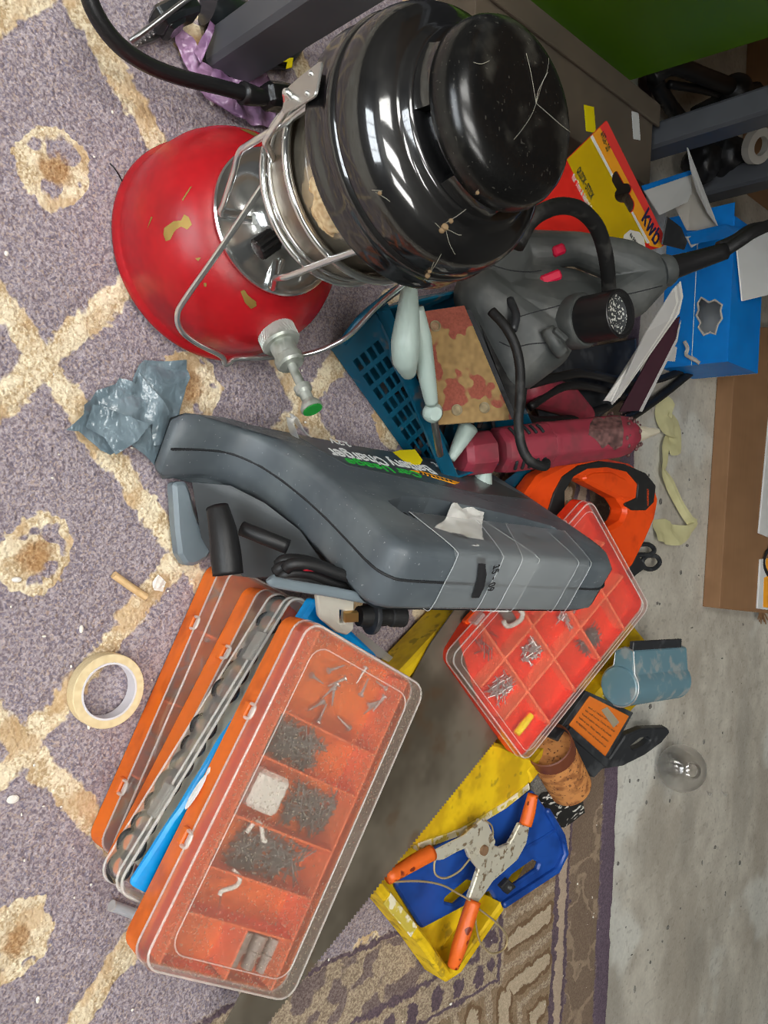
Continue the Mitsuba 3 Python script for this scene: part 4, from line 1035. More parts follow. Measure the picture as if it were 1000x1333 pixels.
hb_ = roundpoly(trace(HB, [(780, 1000), (796, 980), (812, 956), (834, 947), (866, 946), (870, 951), (858, 966), (836, 982), (808, 996)]), .003).difference(roundpoly(trace(HB, [(817, 970), (830, 960), (842, 957), (845, 962), (836, 969), (823, 975)]), .002))
part(tb, 'holed_handle', put(ext(hb_, -.008, .004, .002), HB), 'tool_black', 35)
# blue grey bracket
mat('blue_grey_paint', proc(lambda p, n, uv: mix(C(104, 138, 150), C(150, 160, 160), smoothstep(.5, .7, fbm(p.x * 60, p.y * 60, p.z * 60, 4)))), 0.4, 0.2)
mat('bare_edge', C(186, 188, 186), 0.35, 0.7)
bk = thing('steel_bracket', 'blue grey painted steel bracket with a rounded end beside the red organiser', 'bracket')
e0, e1 = at(806, 893, .062), at(893, 882, .062)
BK = frame(e0, e1 - e0, [0, 0, 1.0]) @ A([[0, 0, 1, 0], [1, 0, 0, 0], [0, 1, 0, 0], [0, 0, 0, 1.0]])
LK = np.linalg.norm(e1 - e0) * .8
pr_ = Point(0, 0).buffer(.027, quad_segs=10)
ya = BK[:3, 0]; sx = 1 if ya[1] > 0 else -1       # which local side faces image-up
blk_ = Polygon([(-.012, 0), (-.010, -.045), (.004, -.052), (.016, -.048), (.020, -.020), (.02, 0)])
pr2 = roundpoly(np.array(union_all([pr_, blk_]).exterior.coords), .004)
part(bk, 'shell', put(ext(pr2, .001, LK, .0015), BK), 'blue_grey_paint', 35)
part(bk, 'end_face', put(ext(pr_.buffer(-.0015), -.002, .003, .001), BK), 'blue_grey_paint', 35)
part(bk, 'bare_rim', put(tube([(x, y, .002) for x, y in np.array(pr2.simplify(.0004).exterior.coords)[:-1]], .0011, 6, 0, True), BK), 'bare_edge', True)
part(bk, 'top_plate', put(box(.008, .014, -.060, -.046, .004, LK * .92, .001), BK), 'tool_black', 30)
# scissors
sc_ = thing('scissors', 'small scissors with black looped handles on the concrete beside the saw handle', 'scissors')
SF = frame3(at(830, 735, .008), at(850, 715, .008), at(850, 740, .008))
for ring_ in ([(826, 722), (832, 710), (845, 709), (852, 716), (846, 722), (834, 722)], [(836, 732), (842, 724), (854, 724), (859, 732), (852, 740), (841, 740)]):
    part(sc_, 'handle_loop', tube([at(x, y, .006) for x, y in ring_], .0035, 8, 5, True), 'tool_black', True)
part(sc_, 'blade', put(ext(roundpoly(trace(SF, [(806, 760), (812, 736), (826, 718), (840, 738), (822, 752)]), .002), -.003, .003, .001), SF), 'tool_black', 30)
# ================================================================ basket, sander, glue gun and what lies behind them
mat('teal_plastic', proc(lambda p, n, uv: mix(mix(C(6, 80, 104), C(4, 68, 92), noise(p.x * 60, p.y * 60, p.z * 60)), C(104, 92, 80), smoothstep(.62, .76, fbm(p.x * 60 + 3, p.y * 60, p.z * 60, 3)) * .6)), 0.4)
mat('tool_mint', C(168, 184, 176), 0.4)
mat('steel_plain', C(150, 150, 148), 0.25, 0.9)
mat('rubbish_dark', proc(lambda p, n, uv: mix(C(34, 30, 32), C(104, 66, 52), smoothstep(.5, .8, fbm(p.x * 60, p.y * 60, p.z * 60, 3)))), 0.7)
bs = thing('tool_basket', 'teal plastic lattice basket of hand tools standing on the rug by the lantern', 'basket')
g0, g1 = at(430, 452, .003), at(552, 622, .003)
t0_, t1_ = at(488, 405, .064), at(574, 628, .064)
WF = frame3(g0, g1, t0_)
wl = np.linalg.norm(g1 - g0); tp = A([(np.linalg.inv(WF) @ np.append(q, 1))[:2] for q in (t0_, t1_)])
wallp = Polygon([(0, 0), (wl, 0), tuple(tp[1]), tuple(tp[0])])
hh = tp[:, 1].mean(); holes = []
ex_ = (A([wl, 0]) - 0) / 9; 
for i in range(8):
    for j in range(4):
        u0, u1, v0, v1 = (i + 1.35) / 9.6, (i + 2.05) / 9.6, .20 + j * .165, .20 + j * .165 + .115
        def bl_(u, v): return (1 - v) * (1 - u) * A([0, 0]) + (1 - v) * u * A([wl, 0]) + v * u * tp[1] + v * (1 - u) * tp[0]
        holes.append(Polygon([bl_(u0, v0), bl_(u1, v0), bl_(u1, v1), bl_(u0, v1)]))
part(bs, 'lattice_wall', put(ext(wallp.difference(union_all(holes)), -.001, .001, .0003), WF), 'teal_plastic', False)
rim_a, rim_b = at(500, 408, .074), at(596, 632, .072)
kink = [at(492, 404, .064), at(500, 422, .064), at(511, 448, .066), at(515, 472, .066), at(539, 520, .066), at(566, 585, .065), at(586, 630, .064)]
pw = spline(np.array(kink), 4); upv = A([0, 0, 1.0])
V = []
for i, c in enumerate(pw):
    tdir = nrm(pw[min(i + 1, len(pw) - 1)] - pw[max(i - 1, 0)]); side = nrm(np.cross(tdir, upv)); side = side if side[0] > 0 else -side
    V.append(np.array([c - side * .002 + upv * .0, c + side * .014 + upv * .001, c + side * .014 - upv * .009, c + side * .011 - upv * .009, c + side * .011 - upv * .002, c - side * .002 - upv * .003]))
part(bs, 'rim', rings(V), 'teal_plastic', 30)
# end walls, far wall, floor
far0, far1 = at(520, 385, .072) + A([.10, .03, 0]), at(640, 612, .072) + A([.09, .03, 0])
ends = [(g0, t0_, A(far0), A([far0[0] - .02, far0[1] - .005, .003])), (g1, t1_, A(far1), A([far1[0] - .02, far1[1], .003])), (A([far0[0] - .02, far0[1] - .005, .003]), far0, far1, A([far1[0] - .02, far1[1], .003]))]
for q in ends:
    n_ = nrm(np.cross(A(q[1]) - q[0], A(q[3]) - q[0])) * .0011
    part(bs, 'wall', hull([A(x) + s * n_ for x in q for s in (-1, 1)]), 'teal_plastic', False)
part(bs, 'bottom', hull([A(x) + A([0, 0, dz]) for x in (g0, g1, ends[0][3], ends[1][3]) for dz in (-.001, .001)]), 'teal_plastic', False)
part(bs, 'rim', tube([at(446, 446, .05), at(470, 415, .066), at(505, 386, .078), at(522, 374, .084)], .004, 8, 5), 'teal_plastic', True)
# tools in the basket
th = [('fat pale green tool handle upright at the lantern end of the basket', [(533, 375, .13), (531, 410, .13), (528, 445, .128), (528, 468, .122), (532, 486, .112)], [.0068, .0098, .0122, .0112, .0065]),
      ('slim pale green tool handle with a ball end beside the sander pad', [(543, 400, .13), (549, 440, .126), (556, 490, .116), (562, 525, .108)], [.0055, .0085, .0078, .0060])]
for i, (lab, pth, r) in enumerate(th):
    k = thing('hand_tool', lab, 'hand tool')
    part(k, 'handle', tube([at(*q) for q in pth], r, 16, 8), 'tool_mint', True)
    if i == 1:
        part(k, 'ball', put(lathe([(0, -.007), (.007, -.0055), (.0092, -.002), (.0092, .003), (.006, .007), (0, .007)], 24), frame(at(563, 537, .104), [1, 0, 0.3], [0, 1, .3])), 'tool_mint', 40)
        part(k, 'shaft', tube([at(565, 545, .10), at(570, 575, .09), at(573, 592, .08)], .0035, 10, 3), 'steel_plain', True)
    HW = frame(at(*pth[2]), at(*pth[3]) - at(*pth[1]), Rt)
pts_ = [('pale tapered nozzle standing under the sander pad', (610, 556, .066), (587, 598, .062), (.0105, .0045)), ('pale cone end behind the charger near the glue gun', (632, 588, .060), (628, 640, .058), (.006, .011))]
for lab, a, b, r in pts_:
    one('nozzle', lab, 'nozzle', tube([at(*a), at(*[(x + y) / 2 for x, y in zip(a, b)]), at(*b)], [r[0], sum(r) / 2, r[1]], 16, 4), 'tool_mint', True)
rb = []
g = np.random.default_rng(4)
for _ in range(26):
    c = at(g.uniform(540, 640), g.uniform(440, 580), g.uniform(.01, .035)); d = nrm(g.normal(0, 1, 3) * [1, 1, .2]) * g.uniform(.02, .05)
    rb.append(tube([c - d, c + d], g.uniform(.002, .005), 7, 0))
one('basket_clutter', 'dark rusty odds and ends filling the teal basket', 'odds and ends', cat(rb), 'rubbish_dark', True, kind='stuff')

# ---- sander
mat('sander_grey', proc(lambda p, n, uv: mix(C(64, 67, 66), C(86, 87, 84), smoothstep(.4, .8, fbm(p.x * 40, p.y * 40, p.z * 40, 4)))), 0.5, bump=lambda p, n, uv: noise(p.x * 1500, p.y * 1500, p.z * 1500), bs=0.00012, eps=2e-4)
mat('sander_dust', proc(lambda p, n, uv: mix(C(52, 54, 54), C(188, 186, 178), smoothstep(.62, .72, noise(p.x * 700, p.y * 700, p.z * 700)))), 0.7)
mat('sand_paper', proc(lambda p, n, uv: mix(mix(C(140, 72, 56), C(120, 58, 46), noise(p.x * 700, p.y * 700, p.z * 700)), mix(C(150, 122, 78), C(124, 98, 60), noise(p.x * 260, p.y * 260, p.z * 260)), smoothstep(.49, .52, fbm(p.x * 26 + 2.3, p.y * 26, p.z * 26, 4) + .10 * noise(p.x * 160, p.y * 160, p.z * 160) - .04))), 0.85)
mat('pad_felt', proc(lambda p, n, uv: mix(C(150, 136, 106), C(112, 98, 74), noise(p.x * 250, p.y * 250, p.z * 250))), 0.9)
mat('button_red', C(206, 24, 64), 0.4)
mat('rubber_glossy', C(26, 26, 27), 0.35)
sd = thing('sander', 'dark grey electric sander with a worn brown pad lying on the pile behind the basket', 'sander')
SN = nrm([-.55, -.05, .83])
so = at(660, 430, .125)
SFm = frame(so, Rt, Dn); 
zx = nrm(Rt - SN * (Rt @ SN)); SFm = frame(so, zx, Dn - SN * (Dn @ SN))
su = 1 if SFm[:3, 2] @ SN > 0 else -1


def sext(pts, a, b_, bv=.004, r=.004):
    q = roundpoly(trace(SFm, pts), r); return put(ext(q, min(a * su, b_ * su), max(a * su, b_ * su), bv), SFm)


def sp(x, y, h=0.0):
    """point h in front of the sander's side plane"""
    return onplane(x, y, so + SN * h, SN)


body = blob([[(sp(630, 385, -.03), .030), (sp(700, 440, -.03), .036), (sp(672, 480, -.03), .024), (sp(640, 410, -.03), .026)],
             [(sp(645, 355, -.03), .022), (sp(700, 440, -.03), .034), (sp(640, 385, -.03), .028)],
             [(sp(640, 345, -.03), .022), (sp(680, 322, -.028), .017), (sp(652, 375, -.03), .026)],
             [(sp(680, 322, -.028), .017), (sp(750, 324, -.028), .0165), (sp(690, 328, -.028), .0175)],
             [(sp(750, 324, -.028), .0165), (sp(812, 340, -.028), .021), (sp(848, 358, -.028), .021)],
             [(sp(848, 358, -.028), .021), (sp(820, 385, -.03), .023), (sp(790, 395, -.03), .024)],
             [(sp(790, 395, -.03), .024), (sp(715, 415, -.03), .034), (sp(660, 395, -.03), .03)],
             [(sp(790, 395, -.03), .020), (sp(740, 375, -.03), .019), (sp(680, 372, -.03), .022)]], .0035, 8)
part(sd, 'body', body, 'sander_grey', True)
for px, py, w in ((727, 326, 9), (716, 362, 16)):
    c = sp(px, py, -.012); d_ = nrm(sp(px + 10, py - 4, -.012) - c)
    part(sd, 'switch', put(box(-.0007 * w, .0007 * w, -.005, .005, -.008, .005, .002), frame(c, d_, np.cross(SN, d_))), 'button_red', 30, label='red switch button')
for sq in ([(668, 415), (690, 408), (720, 400), (750, 392), (790, 388), (830, 380), (862, 372)], [(650, 445), (668, 452), (690, 448), (712, 446), (724, 442)], [(640, 345), (665, 352), (690, 354), (705, 352)]):
    P, N = hits(body, spline(A(sq), 5)); g_ = ~np.isnan(P[:, 0]); part(sd + '__body', 'seam', tube(P[g_] + N[g_] * .0001, .0006, 5, 0), 'seam_dark', True)
# dust port
d0_, d1_ = sp(745, 420, -.010), sp(808, 408, .038)
DF = frame(d0_, d1_ - d0_, SN) @ A([[0, 0, 1, 0], [1, 0, 0, 0], [0, 1, 0, 0], [0, 0, 0, 1.0]]); Ld = np.linalg.norm(d1_ - d0_)
part(sd, 'port_collar', put(lathe([(0, -.018), (.0225, -.018), (.0255, -.004), (.0265, .006), (.0265, .014), (.0245, .017), (0, .017)], 48), DF), 'sander_grey', 40)
part(sd, 'dust_port', put(lathe([(.0215, .012), (.0225, .016), (.0225, Ld), (.0215, Ld + .0008), (.0192, Ld), (.0185, Ld - .02), (.0, Ld - .022)], 48), DF), 'rubber_glossy', 40, label='black tubular dust port')
part(sd, 'port_dust', put(lathe([(0, Ld - .0105), (.016, Ld - .010), (.0189, Ld - .006)], 40), DF), 'sander_dust', 40, label='white dust inside the port')
part(sd, 'clip', put(ext(roundpoly([(-.010, -.012), (.010, -.010), (.008, .012), (-.008, .014)], .002), .0, .006, .0015), frame(sp(724, 438, .008), sp(734, 446, .008) - sp(716, 432, .008), SN + .2)), 'sander_grey', 30)
part(sd, 'clip', tube([sp(712, 428, .010), sp(722, 446, .012), sp(732, 460, .008)], .007, 8, 4), 'sander_grey', True)
# cord guard, cord
part(sd, 'cord_collar', put(lathe([(0, -.008), (.016, -.008), (.0165, 0), (.014, .005), (0, .005)], 32), frame(sp(868, 352, -.02), sp(890, 346, -.02) - sp(868, 352, -.02), SN) @ A([[0, 0, 1, 0], [1, 0, 0, 0], [0, 1, 0, 0], [0, 0, 0, 1.0]])), 'sander_grey', 40)
part(sd, 'cord_guard', tube([sp(868, 351, -.02), sp(900, 341, -.02), sp(944, 327, -.018)], [.0128, .0105, .0085], 16, 5), 'rubber_glossy', True)
part(sd, 'cord', tube([sp(940, 329, -.018), sp(962, 315, -.015), sp(980, 303, -.016), sp(1006, 292, -.03), sp(1040, 286, -.06)], .0062, 12, 6), 'cable_black', True)
part(sd, 'cord', tube([sp(936, 322, -.022), sp(958, 312, -.022), sp(976, 300, -.024), sp(992, 296, -.05)], .0062, 12, 6), 'cable_black', True)
# pad
pq = [sp(522, 410, .006), sp(604, 398, -.004), sp(666, 546, .002), sp(570, 553, .012)]
PQ = frame3(pq[1], pq[2], pq[0]); pn = PQ[:3, 2] if PQ[:3, 2] @ (EYE - pq[1]) > 0 else -PQ[:3, 2]
def slab4(q, a, b_): return hull([x + pn * s for x in q for s in (a, b_)])
def shr(q, k): c = np.mean(q, 0); return [c + (x - c) * k for x in q]
part(sd, 'sanding_sheet', slab4(pq, -.0005, .001), 'sand_paper', False, label='worn red brown sanding sheet')
part(sd, 'felt_pad', slab4(shr(pq, .985), -.010, -.0006), 'pad_felt', False)
sh = (Rt * .012 - Dn * .002)
part(sd, 'base_plate', slab4([x + sh for x in shr(pq, .97)], -.022, -.012), 'tool_black', False)
part(sd, 'rubber_skirt', hull([sp(618, 405, -.012), sp(672, 545, -.012), sp(684, 532, -.02), sp(690, 470, -.02), sp(650, 400, -.02), sp(612, 398, -.03), sp(676, 520, -.05)]), 'black_rubber', False)
for px, py in ((566, 425), (594, 534), (630, 531)):
    c = onplane(px, py, pq[1], pn)
    part(sd, 'dust_hole', put(lathe([(.0, .0002), (.0038, .0002), (.0046, .0018), (.0052, .0018), (.0054, .0002)], 20), frame(c + pn * .0008, PQ[:3, 0], np.cross(pn, PQ[:3, 0]))), 'pad_felt', 40)
part(sd, 'clamp_lever', tube([sp(664, 390, .0), sp(672, 410, .012), sp(668, 430, .016)], .004, 8, 4), 'tool_black', True)
# black cord hanging over pad and gun
one('black_lead', 'black electric lead hanging down over the sander pad and the glue gun', 'cord', tube([sp(640, 405, .012), sp(658, 425, .020), sp(671, 450, .022), sp(677, 480, .022), sp(677, 515, .024), sp(675, 550, .026), sp(679, 580, .026), sp(690, 600, .024), sp(708, 607, .018), sp(711, 602, .01)], .0046, 12, 8), 'black_rubber', True)
one('hose_cord', 'thick black cord looping over the sander in front of the red card', 'cord', tube([at(672, 320, .20), at(690, 288, .205), at(712, 273, .21), at(735, 268, .212), at(758, 275, .212), at(778, 298, .208), at(789, 335, .20), at(793, 378, .185), at(792, 400, .17)], .0070, 14, 8), 'black_rubber', True)

# ---- glue gun
mat('gun_red', proc(lambda p, n, uv: mix(C(140, 48, 62), C(122, 52, 60), smoothstep(.4, .7, fbm(p.x * 70, p.y * 70, p.z * 70, 4)))), 0.5)
mat('gun_burnt', proc(lambda p, n, uv: mix(C(122, 86, 82), C(58, 38, 36), noise(p.x * 300, p.y * 300, p.z * 300))), 0.6)
mat('brass_tip', C(236, 226, 200), 0.3, 0.35)
gg = thing('glue_gun', 'dark red hot glue gun with a burnt metal tip lying over the saw handle', 'glue gun')
n0, n1 = at(633, 588, .062), at(824, 565, .128)
NF = frame(n0, n1 - n0, [0, 0, 1.0]) @ A([[0, 0, 1, 0], [1, 0, 0, 0], [0, 1, 0, 0], [0, 0, 0, 1.0]]); Ln = np.linalg.norm(n1 - n0)
def octo(r, z, sq=.92): 
    a = np.radians(np.arange(8) * 45 + 22.5); q = Polygon(np.column_stack([r * np.cos(a), r * sq * np.sin(a)])); q = roundpoly(np.array(q.exterior.coords), r * .12); c = resample(np.array(q.exterior.coords)[:-1], .004)
    a2 = np.linspace(0, 2 * np.pi, 49)[:-1]; rr = [LineString([(0, 0), (np.cos(t), np.sin(t))]).intersection(q.exterior) for t in a2]
    return np.column_stack([[p.x for p in rr], [p.y for p in rr], np.full(48, z)])
R_ = .0285
secs = [(R_ * .80, .012), (R_ * .97, .015), (R_, .02), (R_ * 1.0, Ln * .5), (R_ * .98, Ln - .030), (R_ * .95, Ln - .024), (R_ * .86, Ln - .012), (R_ * .60, Ln - .002), (R_ * .40, Ln + .001)]
barrel_m = put(rings([octo(r, z) for r, z in secs]), NF); part(gg, 'barrel', barrel_m, 'gun_red', 30)
part(gg, 'tail_block', put(rings([octo(r, z) for r, z in ((R_ * .7, -.034), (R_ * .9, -.028), (R_ * .92, .0), (R_ * .5, .006))]), NF), 'gun_red', 30)
part(gg, 'band', put(rings([octo(R_ * 1.02, Ln * .36), octo(R_ * 1.03, Ln * .365), octo(R_ * 1.03, Ln * .39), octo(R_ * 1.02, Ln * .395)]), NF), 'gun_red', 30)
vis = nrm((np.linalg.inv(NF) @ np.append(EYE, 1))[:2]); va = math.atan2(vis[1], vis[0])
for row in (-.75, .75):
    for j in range(5):
        an = va + row; ca, sa = math.cos(an), math.sin(an)
        z = .022 + j * .0088
        part(gg, 'vent_slot', put(tube([(R_ * .97 * math.cos(an + t), R_ * .93 * math.sin(an + t), z + .004 * t) for t in np.linspace(-.22, .22, 5)], .0016, 7, 0), NF), 'seam_dark', True)
gb = np.random.default_rng(6); bl2 = []
for _ in range(30):
    a = gb.uniform(0, 6.28); z = Ln - gb.uniform(-.002, .032) ; r = R_ * (.56 + .34 * min(1, (Ln + .002 - z) / .02))
    m_ = trimesh.creation.icosphere(1, gb.uniform(.0010, .0030)); m_.apply_scale([1, 1, .7]); m_.apply_translation([r * math.cos(a), r * math.sin(a), z]); bl2.append(rough(m_, .0005, 500, 1))
part(gg, 'melted_glue', put(cat(bl2), NF), 'gun_burnt', True, label='burnt melted plastic round the tip')
part(gg, 'burn_mark', decal(barrel_m, [(768, 552), (776, 540), (786, 546), (796, 536), (808, 542), (812, 560), (810, 580), (800, 586), (792, 578), (784, 584), (776, 572), (766, 566)], .0004, 3), 'gun_burnt', False, label='scorched patch')
part(gg, 'tip', put(lathe([(0, Ln - .004), (.0105, Ln - .004), (.0105, Ln + .003), (.0088, Ln + .004), (.0094, Ln + .011), (.0066, Ln + .022), (.0042, Ln + .034), (.0028, Ln + .0385), (0, Ln + .0385)], 28), NF), 'brass_tip', 30, label='shiny metal nozzle')

# ---- red and yellow hanging card
mat('card_red', C(226, 44, 34), 0.45); mat('card_yellow', C(206, 172, 8), 0.45); mat('card_orange', C(250, 168, 40), 0.45); mat('card_white', C(240, 236, 224), 0.5); mat('card_pink', C(238, 66, 60), 0.45); mat('ink_navy', C(44, 36, 72), 0.5)
cd = thing('hanging_card', 'red and yellow sandpaper pack card standing behind the lantern hood', 'package card')
KC = frame3(at(868, 318, .112), at(790, 158, .142), at(700, 330, .098))
ku = 1 if KC[:3, 2] @ (EYE - KC[:3, 3]) > 0 else -1
KU = KC if ku > 0 else KC @ np.diag([1, -1, -1, 1.0])


def kt(pts): return trace(KU, pts)


def kpix(x, y, r): return Polygon(kt([(x + r * math.cos(t), y + r * math.sin(t)) for t in np.linspace(0, 6.2832, 21)[:-1]]))
euro = union_all([LineString(kt([(801, 231), (822, 269)])).buffer(LineString(kt([(801, 231), (805.4, 228.6)])).length), kpix(810, 254, 10), kpix(815, 246, 7.5)])
card = roundpoly(kt([(790, 157), (869, 316), (860, 322), (790, 340), (612, 350), (600, 330), (640, 290), (738, 208)]), .002)
part(cd, 'sheet', put(ext(card.difference(euro), -.0012, 0), KU), 'card_red', False)
def lay(nm, pts, mt, z=.0001):
    q = Polygon(kt(pts)).buffer(0).intersection(card).difference(euro); part(cd, nm, put(ext(q, z, z + .0002), KU), mt, False)
lay('yellow_field', [(738, 208), (768, 178), (842, 316), (792, 318)], 'card_yellow')
lay('white_stripe', [(768, 178), (771, 175), (800, 231), (797, 232)], 'card_white', .0002); lay('white_stripe', [(815, 264), (818, 265), (846, 316), (842, 317)], 'card_white', .0002)
lay('orange_band', [(771, 175), (781, 166), (864, 324), (846, 320)], 'card_orange')
lay('pink_edge', [(781, 166), (790, 157), (871, 315), (863, 322)], 'card_pink', .0002)
lay('white_badge', [(812, 306), (820, 299), (832, 302), (838, 310), (840, 322), (810, 318)], 'card_white', .0003)


def klet(s, p, q, h, mt, z=.0006, bold=True):
    a, b = A(kt([p]))[0], A(kt([q]))[0]; d = b - a
    part(cd, 'lettering', text(KU, s, h, *((a + b) / 2), z=z, d=.0002, ang=math.atan2(d[1], d[0]), width=np.linalg.norm(d), bold=bold), mt, False)


klet('QUICK-STICK', (752, 220), (771, 257), .0068, 'ink')
klet('fur Trm & Metal S', (745, 228), (769, 272), .0055, 'card_white')
klet('4936-10', (783, 172), (792, 195), .0062, 'ink')
klet('kwb', (839, 278), (857, 313), .017, 'ink_navy')
klet('6x P80', (820, 304), (828, 318), .004, 'ink', .0009)

# ---- blue carton
mat('carton_blue', proc(lambda p, n, uv: mix(C(0, 122, 204), C(0, 108, 188), fbm(p.x * 30, p.y * 30, p.z * 30, 3))), 0.45)
mat('carton_grey', C(176, 170, 160), 0.8)
mat('carton_white', C(214, 214, 210), 0.6)
bx = thing('blue_carton', 'torn blue cardboard carton with white insides open behind the sander', 'carton')
c0_, c1_ = at(868, 470, -.007), at(945, 478, .095)
BXn = A([1.145, .245, -.0075])
def bp_(x, y, z): return A([x, y, z])
xF, xB, yR, yL, zT = 1.165, 1.275, .243, .475, .095
crush = A([-.02, 0, 0])
FFm = frame([xF, yL, 0], [0, -1, 0], [0.0, 0, 1.0])      # front face plane: x runs to the right end, y up
hole_f = Polygon([(.132, .052), (.140, .047), (.150, .049), (.158, .046), (.170, .053), (.176, .050), (.189, .059), (.186, .068), (.190, .076), (.176, .079), (.168, .085), (.156, .082), (.148, .084), (.139, .073), (.141, .064)])
tear = Polygon([(.196, .034), (.212, .028), (.226, .030), (.226, .040), (.214, .044), (.205, .040)])
front = Polygon([(0, -.0075), (.232, -.0075), (.232, zT), (0, zT)]).difference(hole_f)
part(bx, 'front', put(ext(front, -.0008, .0008), FFm), 'carton_blue', False)
part(bx, 'torn_edge', put(tube([(x, y, .0012) for x, y in np.array(hole_f.exterior.coords)[:-1]], .0016, 6, 0, True), FFm), 'carton_grey', False)
part(bx, 'torn_edge', put(rough(tube([(.196, .030, .002), (.206, .036, .004), (.216, .034, .003), (.224, .046, .004), (.230, .055, .002)], .003, 6, 4), .0012, 300, 3), FFm), 'carton_grey', False)
part(bx, 'crease', put(box(0.0, .232, .0415, .0425, .0007, .0012, .0001), FFm), 'carton_white', False)
part(bx, 'white_patch', put(ext(Polygon([(.200, .006), (.222, .004), (.224, .016), (.202, .018)]), .001, .0014), FFm), 'carton_white', False)
part(bx, 'end', hull([bp_(x, yR + d, z) for x in (xF, xB) for z in (-.0075, zT) for d in (0, .0012)]), 'carton_blue', False)
part(bx, 'top', hull([bp_(x, y, zT + d) for x in (xF, xB) for y in (yR, yL - .02) for d in (0, .0012)]), 'carton_blue', False)
part(bx, 'back', hull([bp_(xB + d, y, z) for y in (yR, yL) for z in (-.0075, zT) for d in (0, .0012)]), 'carton_white', False)
part(bx, 'bottom', hull([bp_(x, y, -.0075 + d) for x in (xF, xB) for y in (yR, yL) for d in (0, .0012)]), 'carton_white', False)
def flap(pp, mt, t=.0009, nm='flap'):
    P_ = [at(*q) for q in pp]; n_ = nrm(np.cross(P_[1] - P_[0], P_[2] - P_[0])) * t
    part(bx, nm, hull([x + s * n_ for x in P_ for s in (-1, 1)]), mt, False)
flap([(838, 248, .105), (899, 226, .115), (900, 260, .10), (858, 280, .095)], 'carton_white')
flap([(836, 242, .107), (898, 222, .117), (900, 227, .116), (838, 248, .106)], 'carton_blue')
flap([(895, 192, .14), (900, 222, .13), (922, 278, .11), (935, 296, .10), (908, 250, .115)], 'carton_white')
flap([(900, 228, .11), (910, 240, .105), (934, 300, .095), (895, 300, .09), (880, 270, .092)], 'carton_grey')
flap([(893, 304, .10), (945, 292, .105), (962, 296, .10), (958, 306, .10), (900, 318, .098)], 'carton_blue')
flap([(893, 308, .10), (930, 304, .098), (900, 322, .094)], 'carton_white')
wp = one('white_board', 'white cardboard sheet sticking out behind the blue carton', 'cardboard sheet', hull([A(at(x, y, h)) + s * A([.0006, 0, .0008]) for x, y, h in ((957, 302, .10), (1040, 278, .13), (1040, 374, .13), (966, 392, .10)) for s in (-1, 1)]), 'carton_white', False)
one('bottle_stopper', 'small dark blue stopper inside the open blue carton', 'stopper', put(lathe([(0, 0), (.010, 0), (.011, .004), (.008, .010), (0, .012)], 24), frame(at(912, 294, .07), [1, 0, .2], [0, 1, .4])), 'blue_plastic', 40)
# black hanger tab next to the card
one('black_tab', 'black card tab with a pale rounded edge behind the printed card', 'card tab', hull([at(x, y, h) + s * A([.0007, 0, .0007]) for x, y, h in ((862, 318, .12), (868, 282, .13), (886, 296, .128), (894, 315, .122), (890, 325, .118)) for s in (-1, 1)]), 'tool_black', False)
# ---- papers
mat('paper_grey', C(206, 204, 200), 0.6); mat('cover_maroon', C(70, 38, 50), 0.4)
def leaf(pts, t): 
    P_ = [at(*q) for q in pts]; n_ = nrm(np.cross(P_[1] - P_[0], P_[2] - P_[0])) * t
    V0 = np.array([x - n_ for x in P_]); V1 = np.array([x + n_ for x in P_]); return hull(np.vstack([V0, V1]))
pg = thing('magazine', 'stack of thin white papers on edge between the sander and the glue gun', 'papers')
for j in range(4):
    d = j * 3
    part(pg, 'page', leaf([(886 - d, 366 + d, .115), (889 - d, 386 + d, .112), (884 - d * 1.5, 408 + d, .108), (806 - d, 518 + d, .055), (786 + d, 522, .05), (850 - d, 432, .10)], .0006), 'paper_grey' if j % 2 else 'paper_white', False)
bk_ = thing('booklet', 'thin maroon booklet on edge beside the white papers', 'booklet')
part(bk_, 'cover', leaf([(885, 412, .09), (880, 440, .082), (832, 534, .03), (806, 536, .03), (848, 460, .07), (872, 420, .09)], .0015), 'cover_maroon', False)
part(bk_, 'page_edge', leaf([(887, 416, .088), (882, 444, .08), (836, 536, .028), (832, 535, .028), (878, 440, .081)], .0006), 'paper_grey', False)
# ---- cables and dark clutter between sander and glue gun
cb = [('black cable running from the booklet to the blue carton on the concrete', [(770, 560, .02), (815, 545, .01), (840, 530, .004), (870, 508, .002), (905, 480, .004), (932, 462, .012), (950, 452, .02)], .0068),
      ('second black cable passing behind the booklet towards the carton', [(840, 498, .004), (870, 490, .002), (900, 476, .002), (930, 464, .004)], .0055),
      ('black cable crossing the dark gap under the sander dust port', [(690, 500, .05), (730, 490, .055), (760, 486, .055), (800, 494, .05), (830, 500, .04)], .0055),
      ('lower black cable curled in the dark gap above the glue gun', [(690, 530, .045), (720, 510, .05), (745, 502, .05), (780, 506, .045), (820, 520, .03), (826, 530, .02)], .005),
      ('black cable bent round the back of the glue gun', [(660, 520, .04), (690, 545, .04), (740, 545, .035), (790, 530, .03)], .005)]
for lab, pth, r in cb: one('cable', lab, 'cable', tube([at(*q) for q in pth], r, 12, 8), 'cable_black', True)
mat('dark_red_cloth', C(70, 20, 26), 0.8)
one('red_tool_body', 'dark red tool body hidden in the gap behind the sander pad', 'tool', blob([[(at(690, 505, .03), .022), (at(735, 520, .03), .02)], [(at(735, 520, .03), .02), (at(760, 540, .03), .014)]], .005, 4), 'gun_red', True)
one('black_case', 'black plastic case under the sander above the glue gun', 'case', hull([at(x, y, h) for x, y, h in ((690, 490, .003), (745, 455, .003), (828, 440, .003), (836, 500, .003), (770, 552, .003), (700, 545, .003), (692, 490, .022), (745, 456, .022), (826, 442, .022), (832, 500, .022), (770, 548, .022), (702, 542, .022))]), 'tool_black', False)
